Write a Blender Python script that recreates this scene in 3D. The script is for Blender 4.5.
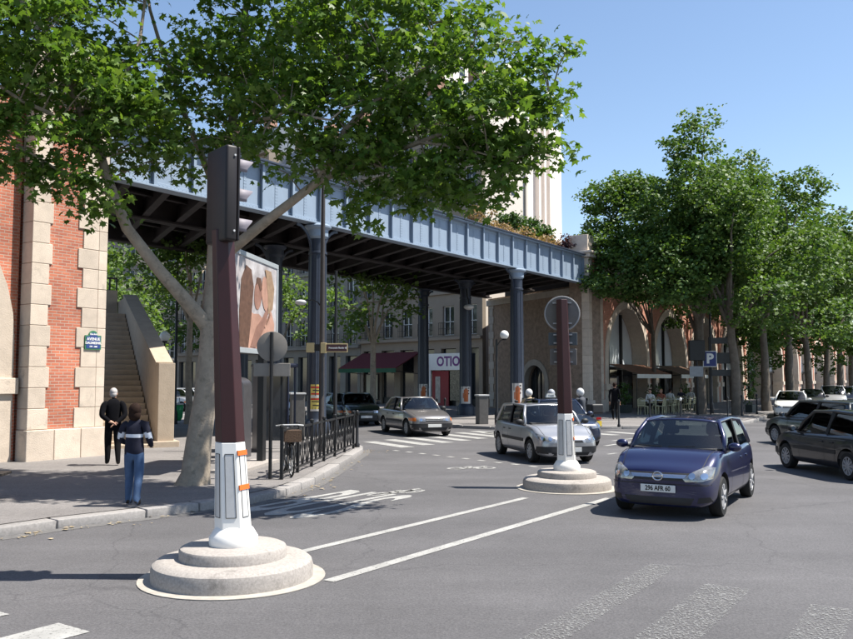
import bpy, bmesh, math, random
import numpy as np
from mathutils import Vector, Matrix
from mathutils.bvhtree import BVHTree
from mathutils.geometry import tessellate_polygon

R = math.radians
rng = random.Random(7)
nrg = np.random.default_rng(11)
scene = bpy.context.scene
for o in list(bpy.data.objects):
    bpy.data.objects.remove(o)
COL = scene.collection

# ------------------------------------------------------------------ camera
F = 850.0; CX = 426.5; CY = 319.5; HCAM = 2.1
PITCH = math.atan(58.5 / F)
cam_d = bpy.data.cameras.new('camera')
cam_d.sensor_width = 36.0
cam_d.lens = F / 853.0 * 36.0
cam_d.clip_end = 4000
cam_o = bpy.data.objects.new('camera', cam_d)
COL.objects.link(cam_o)
cam_o.location = (0, 0, HCAM)
cam_o.rotation_euler = (R(90) + PITCH, 0, 0)
scene.camera = cam_o

# ------------------------------------------------------------------ sky, sun, exposure
SUN_EL = R(61); SUN_AZ = R(91)          # azimuth clockwise from +Y
w = bpy.data.worlds.new('World'); scene.world = w; w.use_nodes = True
nt = w.node_tree; nt.nodes.clear()
sky = nt.nodes.new('ShaderNodeTexSky'); sky.sky_type = 'NISHITA'; sky.sun_disc = False
sky.sun_elevation = SUN_EL; sky.sun_rotation = SUN_AZ
sky.air_density = 1.0; sky.dust_density = 0.35; sky.ozone_density = 1.3
bgn = nt.nodes.new('ShaderNodeBackground'); bgn.inputs[1].default_value = 0.095
out = nt.nodes.new('ShaderNodeOutputWorld')
nt.links.new(sky.outputs[0], bgn.inputs[0]); nt.links.new(bgn.outputs[0], out.inputs[0])
sun_d = bpy.data.lights.new('sun', 'SUN'); sun_d.energy = 5.0; sun_d.angle = R(0.53)
sun_d.color = (1.0, 0.95, 0.86)
sun_o = bpy.data.objects.new('sun', sun_d); COL.objects.link(sun_o)
sv = Vector((math.sin(SUN_AZ) * math.cos(SUN_EL), math.cos(SUN_AZ) * math.cos(SUN_EL), math.sin(SUN_EL)))
sun_o.rotation_euler = sv.to_track_quat('Z', 'Y').to_euler()
sun_o.location = (30, 0, 60)
vs = scene.view_settings
vs.view_transform = 'Standard'; vs.look = 'None'; vs.gamma = 1.0; vs.exposure = 1.0
vs.use_curve_mapping = False
scene.render.resolution_x = 1024; scene.render.resolution_y = 767

# ------------------------------------------------------------------ where a pixel of the survey photograph stands
def ray(px, py):
    u = (px - CX) / F; v = (CY - py) / F
    c, s = math.cos(PITCH), math.sin(PITCH)
    return Vector((u, c - v * s, s + v * c))
def gnd(px, py, z=0.0):
    d = ray(px, py); k = (z - HCAM) / d.z
    return Vector((d.x * k, d.y * k, z))
def at(px, py, Y):
    d = ray(px, py); k = Y / d.y
    return Vector((d.x * k, Y, HCAM + d.z * k))
# avenue frame: local x along the viaduct (away from us), local y away from the road
ORG = Vector((-3.77, 29.25, 0)); ANG = math.atan2(.8267, .5627)
DV = Vector((.5627, .8267, 0)); NV = Vector((-.8267, .5627, 0))
SK = 0.545                                # cross-street skew: x shift per metre of y
def VF(t, n, z=0.0):
    return ORG + DV * t + NV * n + Vector((0, 0, z))
PAVE = 0.13

# ------------------------------------------------------------------ materials
MATS = {}
def mat(name, col, rough=0.7, var=0.12, scale=6.0, bump=0.0, bscale=None, metal=0.0, spec=0.4, objvar=0.0,
        dirt=None, coat=0.0, col2=None):
    if name in MATS: return MATS[name]
    m = bpy.data.materials.new(name); m.use_nodes = True; t = m.node_tree; N = t.nodes; Lk = t.links
    b = N['Principled BSDF']
    b.inputs['Roughness'].default_value = rough; b.inputs['Metallic'].default_value = metal
    b.inputs['Specular IOR Level'].default_value = spec
    b.inputs['Coat Weight'].default_value = coat; b.inputs['Coat Roughness'].default_value = 0.04
    tc = N.new('ShaderNodeTexCoord')
    nz = N.new('ShaderNodeTexNoise'); nz.inputs['Scale'].default_value = scale; nz.inputs['Detail'].default_value = 6
    nz.inputs['Roughness'].default_value = 0.65
    Lk.new(tc.outputs['Object'], nz.inputs['Vector'])
    rp = N.new('ShaderNodeValToRGB')
    c = Vector(col)
    c2 = Vector(col2) if col2 else c * (1 - var)
    rp.color_ramp.elements[0].position = 0.3; rp.color_ramp.elements[1].position = 0.7
    rp.color_ramp.elements[0].color = (*c2, 1)
    rp.color_ramp.elements[1].color = (*(c * (1 + var * 0.7)), 1)
    Lk.new(nz.outputs['Fac'], rp.inputs['Fac'])
    src = rp.outputs['Color']
    if objvar:
        oi = N.new('ShaderNodeObjectInfo'); mr = N.new('ShaderNodeMapRange')
        mr.inputs['To Min'].default_value = 1 - objvar; mr.inputs['To Max'].default_value = 1 + objvar
        Lk.new(oi.outputs['Random'], mr.inputs['Value'])
        mx = N.new('ShaderNodeVectorMath'); mx.operation = 'SCALE'
        Lk.new(src, mx.inputs[0]); Lk.new(mr.outputs[0], mx.inputs['Scale'])
        src = mx.outputs[0]
    if dirt:
        n2 = N.new('ShaderNodeTexNoise'); n2.inputs['Scale'].default_value = dirt[1]; n2.inputs['Detail'].default_value = 8
        n2.inputs['Roughness'].default_value = 0.7
        Lk.new(tc.outputs['Object'], n2.inputs['Vector'])
        r2 = N.new('ShaderNodeValToRGB'); r2.color_ramp.elements[0].position = dirt[2]; r2.color_ramp.elements[1].position = dirt[2] + .16
        Lk.new(n2.outputs['Fac'], r2.inputs['Fac'])
        mm = N.new('ShaderNodeMix'); mm.data_type = 'RGBA'
        Lk.new(r2.outputs['Color'], mm.inputs[0]); Lk.new(src, mm.inputs[6]); mm.inputs[7].default_value = (*dirt[0], 1)
        src = mm.outputs[2]
    Lk.new(src, b.inputs['Base Color'])
    if bump:
        n3 = N.new('ShaderNodeTexNoise'); n3.inputs['Scale'].default_value = bscale or scale * 6; n3.inputs['Detail'].default_value = 5
        Lk.new(tc.outputs['Object'], n3.inputs['Vector'])
        bp = N.new('ShaderNodeBump'); bp.inputs['Strength'].default_value = bump; bp.inputs['Distance'].default_value = 0.02
        Lk.new(n3.outputs['Fac'], bp.inputs['Height']); Lk.new(bp.outputs[0], b.inputs['Normal'])
    MATS[name] = m
    return m

def asphalt_mat(name, c, patch, fine=90):
    if name in MATS: return MATS[name]
    m = bpy.data.materials.new(name); m.use_nodes = True; t = m.node_tree; N = t.nodes; Lk = t.links
    b = N['Principled BSDF']; b.inputs['Roughness'].default_value = 0.82; b.inputs['Specular IOR Level'].default_value = 0.35
    tc = N.new('ShaderNodeTexCoord')
    def noise(sc, det, ro=.6):
        n = N.new('ShaderNodeTexNoise'); n.inputs['Scale'].default_value = sc; n.inputs['Detail'].default_value = det
        n.inputs['Roughness'].default_value = ro; Lk.new(tc.outputs['Object'], n.inputs['Vector']); return n
    def ramp(n, p0, c0, p1, c1):
        r = N.new('ShaderNodeValToRGB'); e = r.color_ramp.elements
        e[0].position = p0; e[1].position = p1; e[0].color = (*c0, 1); e[1].color = (*c1, 1)
        Lk.new(n.outputs['Fac'], r.inputs['Fac']); return r
    def mul(a, bb):
        x = N.new('ShaderNodeMix'); x.data_type = 'RGBA'; x.blend_type = 'MULTIPLY'; x.inputs[0].default_value = 1
        Lk.new(a, x.inputs[6]); Lk.new(bb, x.inputs[7]); return x.outputs[2]
    base = ramp(noise(.35, 5), .3, [v * (1 - patch) for v in c], .72, [v * (1 + patch) for v in c])
    fn = ramp(noise(fine * .42, 4, .9), .32, (.50, .50, .52), .70, (1.50, 1.47, 1.44))
    md = ramp(noise(7, 6, .75), .3, (.90, .90, .90), .7, (1.1, 1.1, 1.1))
    src = mul(mul(base.outputs[0], fn.outputs[0]), md.outputs[0])
    # long worn wheel tracks along the avenue
    mp = N.new('ShaderNodeMapping'); mp.inputs['Rotation'].default_value = (0, 0, -ANG); mp.inputs['Scale'].default_value = (.03, 1.1, 1)
    Lk.new(tc.outputs['Object'], mp.inputs['Vector'])
    st = N.new('ShaderNodeTexNoise'); st.inputs['Scale'].default_value = .8; st.inputs['Detail'].default_value = 3
    Lk.new(mp.outputs[0], st.inputs['Vector'])
    sr = ramp(st, .35, (.9, .9, .9), .68, (1.1, 1.1, 1.1))
    src = mul(src, sr.outputs[0])
    # hairline cracks and old tar seams
    dn = noise(1.1, 4); vm = N.new('ShaderNodeVectorMath'); vm.operation = 'MULTIPLY_ADD'; vm.inputs[1].default_value = (.9, .9, 0)
    Lk.new(dn.outputs['Color'], vm.inputs[0]); Lk.new(tc.outputs['Object'], vm.inputs[2])
    vo = N.new('ShaderNodeTexVoronoi'); vo.feature = 'DISTANCE_TO_EDGE'; vo.inputs['Scale'].default_value = .17
    Lk.new(vm.outputs[0], vo.inputs['Vector'])
    cr_ = N.new('ShaderNodeValToRGB'); cr_.color_ramp.elements[0].position = .0012; cr_.color_ramp.elements[1].position = .0034
    cr_.color_ramp.elements[0].color = (.78, .78, .79, 1); cr_.color_ramp.elements[1].color = (1, 1, 1, 1)
    Lk.new(vo.outputs['Distance'], cr_.inputs['Fac']); src = mul(src, cr_.outputs[0])
    Lk.new(src, b.inputs['Base Color'])
    bp = N.new('ShaderNodeBump'); bp.inputs['Strength'].default_value = .45; bp.inputs['Distance'].default_value = .008
    fb = noise(140, 2); Lk.new(fb.outputs['Fac'], bp.inputs['Height']); Lk.new(bp.outputs[0], b.inputs['Normal'])
    MATS[name] = m; return m

def paint_mat(name, c, thr, edge=.012, soft=.12):
    """worn road paint: the asphalt shows through where the paint is gone"""
    if name in MATS: return MATS[name]
    m = bpy.data.materials.new(name); m.use_nodes = True; t = m.node_tree; N = t.nodes; Lk = t.links
    b = N['Principled BSDF']; b.inputs['Roughness'].default_value = .75
    tc = N.new('ShaderNodeTexCoord')
    n = N.new('ShaderNodeTexNoise'); n.inputs['Scale'].default_value = 26 if soft > .11 else 42; n.inputs['Detail'].default_value = 6; n.inputs['Roughness'].default_value = .8
    Lk.new(tc.outputs['Object'], n.inputs['Vector'])
    r = N.new('ShaderNodeValToRGB'); r.color_ramp.elements[0].position = thr; r.color_ramp.elements[1].position = thr + .12
    r.color_ramp.elements[1].position = thr + soft
    Lk.new(n.outputs['Fac'], r.inputs['Fac'])
    n2 = N.new('ShaderNodeTexNoise'); n2.inputs['Scale'].default_value = 3.0; n2.inputs['Detail'].default_value = 5; Lk.new(tc.outputs['Object'], n2.inputs['Vector'])
    r2 = N.new('ShaderNodeValToRGB'); r2.color_ramp.elements[0].position = .3; r2.color_ramp.elements[1].position = .7
    r2.color_ramp.elements[0].color = (*[v * .78 for v in c], 1); r2.color_ramp.elements[1].color = (*[v * 1.1 for v in c], 1)
    Lk.new(n2.outputs['Fac'], r2.inputs['Fac']); Lk.new(r2.outputs[0], b.inputs['Base Color'])
    # ragged edge: the UV map holds metres from the nearest edge of the stroke
    sp = N.new('ShaderNodeSeparateXYZ'); uv = N.new('ShaderNodeUVMap'); uv.uv_map = 'UVMap'; Lk.new(uv.outputs[0], sp.inputs[0])
    def mt(op, a, b_):
        x = N.new('ShaderNodeMath'); x.operation = op
        for i_, q in enumerate((a, b_)):
            if isinstance(q, (int, float)): x.inputs[i_].default_value = q
            else: Lk.new(q, x.inputs[i_])
        return x.outputs[0]
    d_ = mt('SUBTRACT', .5, mt('ABSOLUTE', sp.outputs['X'], 0)); d2 = mt('SUBTRACT', .5, mt('ABSOLUTE', sp.outputs['Y'], 0))
    em = mt('MINIMUM', mt('MULTIPLY', d_, 4.0), mt('MULTIPLY', d2, .4))
    em = mt('GREATER_THAN', mt('ADD', em, mt('MULTIPLY', mt('SUBTRACT', n.outputs['Fac'], .5), edge * 6)), edge)
    al = mt('MULTIPLY', r.outputs[0], em); Lk.new(al, b.inputs['Alpha'])
    MATS[name] = m; return m

def brick_mat(name, c1, c2, mortar, bw=.22, bh=.075):
    if name in MATS: return MATS[name]
    m = bpy.data.materials.new(name); m.use_nodes = True; t = m.node_tree; N = t.nodes; Lk = t.links
    b = N['Principled BSDF']; b.inputs['Roughness'].default_value = .85
    tc = N.new('ShaderNodeTexCoord'); sp = N.new('ShaderNodeSeparateXYZ'); cb = N.new('ShaderNodeCombineXYZ')
    Lk.new(tc.outputs['Object'], sp.inputs[0])
    ad = N.new('ShaderNodeMath'); ad.operation = 'ADD'
    Lk.new(sp.outputs['X'], ad.inputs[0]); Lk.new(sp.outputs['Y'], ad.inputs[1])
    Lk.new(ad.outputs[0], cb.inputs['X']); Lk.new(sp.outputs['Z'], cb.inputs['Y'])
    br = N.new('ShaderNodeTexBrick'); br.inputs['Scale'].default_value = 1
    br.inputs['Brick Width'].default_value = bw; br.inputs['Row Height'].default_value = bh
    br.inputs['Mortar Size'].default_value = .009; br.inputs['Mortar Smooth'].default_value = .2
    br.inputs['Color1'].default_value = (*c1, 1); br.inputs['Color2'].default_value = (*c2, 1); br.inputs['Mortar'].default_value = (*mortar, 1)
    br.inputs['Bias'].default_value = -.1
    Lk.new(cb.outputs[0], br.inputs['Vector'])
    nz = N.new('ShaderNodeTexNoise'); nz.inputs['Scale'].default_value = 1.3; nz.inputs['Detail'].default_value = 7
    Lk.new(tc.outputs['Object'], nz.inputs['Vector'])
    r = N.new('ShaderNodeValToRGB'); r.color_ramp.elements[0].position = .3; r.color_ramp.elements[1].position = .7
    r.color_ramp.elements[0].color = (.72, .7, .7, 1); r.color_ramp.elements[1].color = (1.15, 1.12, 1.1, 1)
    Lk.new(nz.outputs['Fac'], r.inputs['Fac'])
    x = N.new('ShaderNodeMix'); x.data_type = 'RGBA'; x.blend_type = 'MULTIPLY'; x.inputs[0].default_value = 1
    Lk.new(br.outputs['Color'], x.inputs[6]); Lk.new(r.outputs[0], x.inputs[7]); Lk.new(x.outputs[2], b.inputs['Base Color'])
    bp = N.new('ShaderNodeBump'); bp.inputs['Strength'].default_value = .6; bp.inputs['Distance'].default_value = .01; bp.invert = True
    Lk.new(br.outputs['Fac'], bp.inputs['Height']); Lk.new(bp.outputs[0], b.inputs['Normal'])
    MATS[name] = m; return m

def leaf_mat(name, ca, cb_, trans=.35, rough=.42):
    if name in MATS: return MATS[name]
    m = bpy.data.materials.new(name); m.use_nodes = True; t = m.node_tree; N = t.nodes; Lk = t.links
    b = N['Principled BSDF']; b.inputs['Roughness'].default_value = rough; b.inputs['Specular IOR Level'].default_value = .45
    g = N.new('ShaderNodeNewGeometry'); r = N.new('ShaderNodeValToRGB')
    e = r.color_ramp.elements; e[0].color = (*ca, 1); e[1].color = (*cb_, 1)
    Lk.new(g.outputs['Random Per Island'], r.inputs['Fac']); Lk.new(r.outputs[0], b.inputs['Base Color'])
    tr = N.new('ShaderNodeBsdfTranslucent')
    mxc = N.new('ShaderNodeMix'); mxc.data_type = 'RGBA'; mxc.blend_type = 'MULTIPLY'; mxc.inputs[0].default_value = 1
    Lk.new(r.outputs[0], mxc.inputs[6]); mxc.inputs[7].default_value = (1.5, 1.5, .6, 1)
    Lk.new(mxc.outputs[2], tr.inputs['Color'])
    ms = N.new('ShaderNodeMixShader'); ms.inputs[0].default_value = trans
    Lk.new(b.outputs[0], ms.inputs[1]); Lk.new(tr.outputs[0], ms.inputs[2])
    Lk.new(ms.outputs[0], N['Material Output'].inputs['Surface'])
    MATS[name] = m; return m

def glass_mat(name, tint, gl=.12):
    """tinted vehicle glass: mostly see-through, with a sky reflection that grows at glancing angles"""
    if name in MATS: return MATS[name]
    m = bpy.data.materials.new(name); m.use_nodes = True; t = m.node_tree; N = t.nodes; Lk = t.links
    N.remove(N['Principled BSDF'])
    tr = N.new('ShaderNodeBsdfTransparent'); tr.inputs[0].default_value = (*tint, 1)
    g = N.new('ShaderNodeBsdfGlossy'); g.inputs['Roughness'].default_value = .03
    fr = N.new('ShaderNodeFresnel'); fr.inputs[0].default_value = 1.5
    mr = N.new('ShaderNodeMath'); mr.operation = 'ADD'; mr.inputs[1].default_value = gl; mr.use_clamp = True
    Lk.new(fr.outputs[0], mr.inputs[0])
    ms = N.new('ShaderNodeMixShader'); Lk.new(mr.outputs[0], ms.inputs[0]); Lk.new(tr.outputs[0], ms.inputs[1]); Lk.new(g.outputs[0], ms.inputs[2])
    Lk.new(ms.outputs[0], N['Material Output'].inputs['Surface'])
    MATS[name] = m; return m

# ------------------------------------------------------------------ mesh helpers
class MB:
    """collects shapes; build() links them as one mesh object"""
    def __init__(s): s.v = []; s.f = []; s.M = Matrix.Identity(4)
    def add(s, vs, fs):
        o = len(s.v); s.v += [tuple(s.M @ Vector(p)) for p in vs]; s.f += [tuple(i + o for i in q) for q in fs]; return s
    def box(s, c, sz, rz=0.0, tilt=None):
        x, y, z = sz[0] / 2, sz[1] / 2, sz[2] / 2
        m = Matrix.Rotation(rz, 3, 'Z')
        if tilt: m = m @ Matrix.Rotation(tilt[1], 3, tilt[0])
        vs = [Vector(c) + m @ Vector(p) for p in ((-x,-y,-z),(x,-y,-z),(x,y,-z),(-x,y,-z),(-x,-y,z),(x,-y,z),(x,y,z),(-x,y,z))]
        return s.add(vs, [(0,3,2,1),(4,5,6,7),(0,1,5,4),(1,2,6,5),(2,3,7,6),(3,0,4,7)])
    def span(s, a, b):
        return s.box([(a[i] + b[i]) / 2 for i in range(3)], [abs(b[i] - a[i]) for i in range(3)])
    def prism(s, poly, h0, h1, axis='z'):
        n = len(poly)
        def P(p, h):
            return {'z': (p[0], p[1], h), 'y': (p[0], h, p[1]), 'x': (h, p[0], p[1])}[axis]
        vs = [P(p, h0) for p in poly] + [P(p, h1) for p in poly]
        fs = [tuple(reversed(range(n))), tuple(range(n, 2 * n))] + [(i, (i + 1) % n, n + (i + 1) % n, n + i) for i in range(n)]
        return s.add(vs, fs)
    def tube(s, pts, rad, n=8, cap=True, sy=1.0):
        pts = [Vector(p) for p in pts]
        if not isinstance(rad, (list, tuple)): rad = [rad] * len(pts)
        vs = []; fs = []; up = None
        for i, p in enumerate(pts):
            d = (pts[min(i + 1, len(pts) - 1)] - pts[max(i - 1, 0)])
            if d.length < 1e-9: d = Vector((0, 0, 1))
            d.normalize()
            if up is None:
                up = Vector((0, 0, 1)) if abs(d.z) < .9 else Vector((1, 0, 0))
            a = up - d * up.dot(d)
            if a.length < 1e-4: a = d.orthogonal()
            a.normalize(); up = a; b = d.cross(a)
            for k in range(n):
                g = 2 * math.pi * k / n
                vs.append(p + (a * math.cos(g) + b * math.sin(g) * sy) * rad[i])
        for i in range(len(pts) - 1):
            for k in range(n):
                fs.append((i * n + k, i * n + (k + 1) % n, (i + 1) * n + (k + 1) % n, (i + 1) * n + k))
        if cap:
            fs.append(tuple(reversed(range(n)))); fs.append(tuple(range((len(pts) - 1) * n, len(pts) * n)))
        return s.add(vs, fs)
    def bar(s, a, b, w_, h_):
        a = Vector(a); b = Vector(b); d = (b - a); L = d.length; d.normalize()
        up = Vector((0, 0, 1)) if abs(d.z) < .95 else Vector((0, 1, 0))
        x = d.cross(up).normalized(); y = x.cross(d)
        vs = []
        for p in (a, b):
            for sx, sy in ((-1,-1),(1,-1),(1,1),(-1,1)): vs.append(p + x * sx * w_ / 2 + y * sy * h_ / 2)
        return s.add(vs, [(3,2,1,0),(4,5,6,7),(0,1,5,4),(1,2,6,5),(2,3,7,6),(3,0,4,7)])
    def lathe(s, prof, n=24, c=(0, 0, 0), axis='z', cap=True):
        vs = []; fs = []
        for r, h in prof:
            for k in range(n):
                g = 2 * math.pi * k / n
                if axis == 'z': p = (c[0] + r * math.cos(g), c[1] + r * math.sin(g), c[2] + h)
                elif axis == 'y': p = (c[0] + r * math.cos(g), c[1] + h, c[2] + r * math.sin(g))
                else: p = (c[0] + h, c[1] + r * math.cos(g), c[2] + r * math.sin(g))
                vs.append(p)
        m = len(prof)
        for i in range(m - 1):
            for k in range(n):
                q = (i * n + k, i * n + (k + 1) % n, (i + 1) * n + (k + 1) % n, (i + 1) * n + k)
                fs.append(q if axis != 'y' else tuple(reversed(q)))
        e = [tuple(reversed(range(n))), tuple(range((m - 1) * n, m * n))]
        if cap: fs += e if axis != 'y' else [tuple(reversed(q)) for q in e]
        return s.add(vs, fs)
    def ell(s, c, r, nu=12, nv=8, M=None):
        prof = []
        vs = []; fs = []
        for j in range(nv + 1):
            ph = math.pi * j / nv - math.pi / 2
            for k in range(nu):
                g = 2 * math.pi * k / nu
                p = Vector((r[0] * math.cos(ph) * math.cos(g), r[1] * math.cos(ph) * math.sin(g), r[2] * math.sin(ph)))
                if M is not None: p = M @ p
                vs.append(Vector(c) + p)
        for j in range(nv):
            for k in range(nu):
                fs.append((j * nu + k, j * nu + (k + 1) % nu, (j + 1) * nu + (k + 1) % nu, (j + 1) * nu + k))
        return s.add(vs, fs)
    def mesh(s, name, m):
        me = bpy.data.meshes.new(name); me.from_pydata(s.v, [], s.f); me.validate(); 
        if m: me.materials.append(m)
        return me
    def build(s, name, m, parent=None, smooth=False, bevel=0.0, seg=2, fix=False):
        me = s.mesh(name, m)
        if bevel or fix:
            bm = bmesh.new(); bm.from_mesh(me)
            if fix: bmesh.ops.remove_doubles(bm, verts=bm.verts, dist=1e-4); bmesh.ops.recalc_face_normals(bm, faces=bm.faces)
            if bevel:
                es = [e for e in bm.edges if len(e.link_faces) == 2 and e.calc_face_angle(0) > .5]
                bmesh.ops.bevel(bm, geom=es, offset=bevel, segments=seg, affect='EDGES', clamp_overlap=True, profile=.5)
            bm.to_mesh(me); bm.free()
        return link(name, me, parent, smooth)

def link(name, me, parent=None, smooth=False):
    o = bpy.data.objects.new(name, me); COL.objects.link(o)
    if parent is not None: o.parent = parent
    if smooth: shade(me, smooth)
    return o
def shade(me, ang=True):
    me.polygons.foreach_set('use_smooth', [True] * len(me.polygons))
    if ang is not True:
        try: me.set_sharp_from_angle(angle=R(ang))
        except Exception: pass
    me.update()
def tag(o, label, cat, group=None, kind=None):
    if label: o['label'] = label
    if cat: o['category'] = cat
    if group: o['group'] = group
    if kind: o['kind'] = kind
    return o
def thing(name, label, cat, loc=(0, 0, 0), rz=0.0, group=None):
    o = bpy.data.objects.new(name, None); COL.objects.link(o); o.empty_display_size = .2
    o.location = loc; o.rotation_euler = (0, 0, rz)
    return tag(o, label, cat, group)
def struct(o): o['kind'] = 'structure'; return o
def child(name, me, parent, loc=None, rot=None, scale=None):
    o = bpy.data.objects.new(name, me); COL.objects.link(o); o.parent = parent
    if loc is not None: o.location = loc
    if rot is not None: o.rotation_euler = rot
    if scale is not None: o.scale = scale
    return o
def copy_tree(o, parent=None):
    c = o.copy(); COL.objects.link(c); c.parent = parent
    for ch in list(o.children): copy_tree(ch, c)
    return c
def text_obj(s, size, m, parent, M, name='lettering', ext=.002, sx=1.0, bold=0.0):
    cu = bpy.data.curves.new('txt', 'FONT'); cu.body = s; cu.size = size; cu.align_x = 'CENTER'; cu.align_y = 'CENTER'
    cu.extrude = ext; cu.offset = bold; cu.resolution_u = 3
    o = bpy.data.objects.new('txt', cu); COL.objects.link(o)
    dg = bpy.context.evaluated_depsgraph_get(); me = bpy.data.meshes.new_from_object(o.evaluated_get(dg))
    bpy.data.objects.remove(o); bpy.data.curves.remove(cu)
    me.transform(M @ Matrix.Diagonal((sx, 1, 1, 1))); me.materials.clear(); me.materials.append(m)
    while me.uv_layers: me.uv_layers.remove(me.uv_layers[0])
    return link(name, me, parent)
def face_to(n, c, up=(0, 0, 1)):
    """matrix that stands the XY plane up at c, looking along n"""
    z = Vector(n).normalized(); x = Vector(up).cross(z).normalized(); y = z.cross(x)
    m = Matrix((x, y, z)).transposed().to_4x4(); m.translation = Vector(c); return m
def flatmesh(name, poly, z, m, parent=None):
    """one horizontal sheet from an outline"""
    me = bpy.data.meshes.new(name)
    tri = tessellate_polygon([[Vector((p[0], p[1], 0)) for p in poly]])
    me.from_pydata([(p[0], p[1], z) for p in poly], [], [tuple(t) for t in tri])
    bm = bmesh.new(); bm.from_mesh(me)
    for f in bm.faces:
        f.normal_update()
        if f.normal.z < 0: f.normal_flip()
    bm.to_mesh(me); bm.free()
    me.materials.append(m); return link(name, me, parent)
# ================================================================== materials used all over
ASPH = (.098, .096, .100)
m_road = asphalt_mat('asphalt_road', ASPH, .17)
m_pave = asphalt_mat('asphalt_pavement', (.185, .175, .17), .10, 120)
m_line = paint_mat('road_paint', (.33, .325, .31), .33, .006)
m_worn = paint_mat('worn_road_paint', (.24, .24, .235), .50, .03, .10)
m_kerb = mat('granite_kerb', (.26, .245, .235), .8, .22, 22, .3, 90, objvar=.14)
m_stone = mat('pale_limestone', (.58, .49, .405), .85, .12, 3.5, .35, 40, objvar=.10, dirt=((.30, .26, .22), 1.6, .60))
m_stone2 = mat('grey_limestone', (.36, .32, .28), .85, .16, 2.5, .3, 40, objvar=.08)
m_brick = brick_mat('orange_brick', (.56, .185, .105), (.40, .125, .08), (.46, .36, .29))
m_brick2 = brick_mat('pink_brick', (.60, .245, .165), (.50, .19, .13), (.48, .36, .28))
m_girder = mat('blue_grey_girder_paint', (.235, .295, .375), .5, .08, 1.5, 0, dirt=((.17, .20, .24), 3.0, .58))
m_iron = mat('dark_blue_iron', (.035, .045, .07), .45, .2, 4)
m_under = mat('dark_steel', (.035, .028, .028), .7, .4, 2)  # near-black steel for the underside and the rear girders
m_column = mat('column_blue_shaded', (.030, .038, .058), .42, .15, 5)  # blue column paint, darkened to hold the deep shade under the bridge
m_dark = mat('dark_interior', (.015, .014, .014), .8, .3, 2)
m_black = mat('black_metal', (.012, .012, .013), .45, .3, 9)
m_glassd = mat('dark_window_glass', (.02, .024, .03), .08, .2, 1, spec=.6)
m_white = mat('white_paint', (.76, .76, .74), .5, .05, 6)

# ================================================================== ground
road = flatmesh('road', [(-600, -300), (900, -300), (900, 1400), (-600, 1400)], 0, m_road); struct(road)

sdir = Vector((-.4656, .885, 0))
KL = [(-13.5, -.3), (-5.67, 11.3), (-5.15, 12.02), (-4.21, 12.95), (-2.96, 14.26), (-2.5, 15.4), (-2.2, 17.0), (-2.0, 19.8), (-1.78, 24.0),
      (-1.86, 25.0), (-2.5, 26.5), (-30.5, 79.4)]
KR = [(-26, 87.8), (-2.8, 43.5), (-.3, 38.6), (1.5, 35.7), (2.6, 34.9), (4.5, 34.7), (7.1, 35.0), (11, 36.2), (13.6, 37.9), (15.0, 39.6), (18.4, 45.8), (108.4, 178)]
def offset_line(pts, d):
    out_ = []
    P = [Vector(p) for p in pts]
    for i, p in enumerate(P):
        a = (P[i] - P[i - 1]).normalized() if i else (P[1] - P[0]).normalized()
        b = (P[i + 1] - P[i]).normalized() if i < len(P) - 1 else a
        t = (a + b).normalized(); n = Vector((-t.y, t.x)); out_.append(p + n * d / max(.5, n.dot(Vector((-a.y, a.x)))))
    return out_
KW = .28
def pavement(name, K, close, m):
    inner = offset_line(K, KW)
    o = flatmesh(name, [tuple(p) for p in inner] + close, PAVE, m)
    struct(o)
    # kerb stones, one by one
    P = [Vector(p) for p in K]; gap = .012
    n = 0
    for i in range(len(P) - 1):
        a, b = P[i], P[i + 1]; ia, ib = inner[i], inner[i + 1]
        L = (b - a).length; far = min(a.length, b.length)
        k = max(1, round(L / 1.05))
        for j in range(k):
            u0, u1 = j / k, (j + 1) / k
            mid = a.lerp(b, (u0 + u1) / 2)
            if mid.length > 75 or mid.y < 2: continue
            g = gap / L
            q = [a.lerp(b, u0 + g), a.lerp(b, u1 - g), ib.lerp(ia, 1 - u1 + g), ib.lerp(ia, 1 - u0 - g)]
            h = PAVE + rng.uniform(-.006, .010)
            mb = MB(); mb.prism([tuple(v) for v in q], -.06, h)
            mb.build('kerb_stone', m_kerb, o, bevel=.022, seg=2, smooth=35)
    mb = MB()
    for i in range(len(P) - 1):          # the bed below the stones
        mb.prism([tuple(P[i].lerp(inner[i], .12)), tuple(P[i + 1].lerp(inner[i + 1], .12)), tuple(inner[i + 1]), tuple(inner[i])], -.05, PAVE - .03)
    mb.build('kerb_bed', m_kerb, o)
    return o
pav_l = pavement('pavement', KL, [(-90, 90), (-90, -.3)], m_pave)
pav_r = pavement('pavement', KR, [(150, 330), (-26, 330)], m_pave)
# near lane gutter: worn pale channel along the left kerb
gut = MB()
for i in range(0, 9):
    a, b = Vector(KL[i]), Vector(KL[i + 1])
    oa, ob = offset_line(KL, -.20)[i], offset_line(KL, -.20)[i + 1]
    gut.add([(a.x, a.y, .004), (b.x, b.y, .004), (ob.x, ob.y, .004), (oa.x, oa.y, .004)], [(3, 2, 1, 0)])
struct(gut.build('gutter', mat('gutter_concrete', (.125, .12, .118), .9, .25, 9, .2)))

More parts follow.
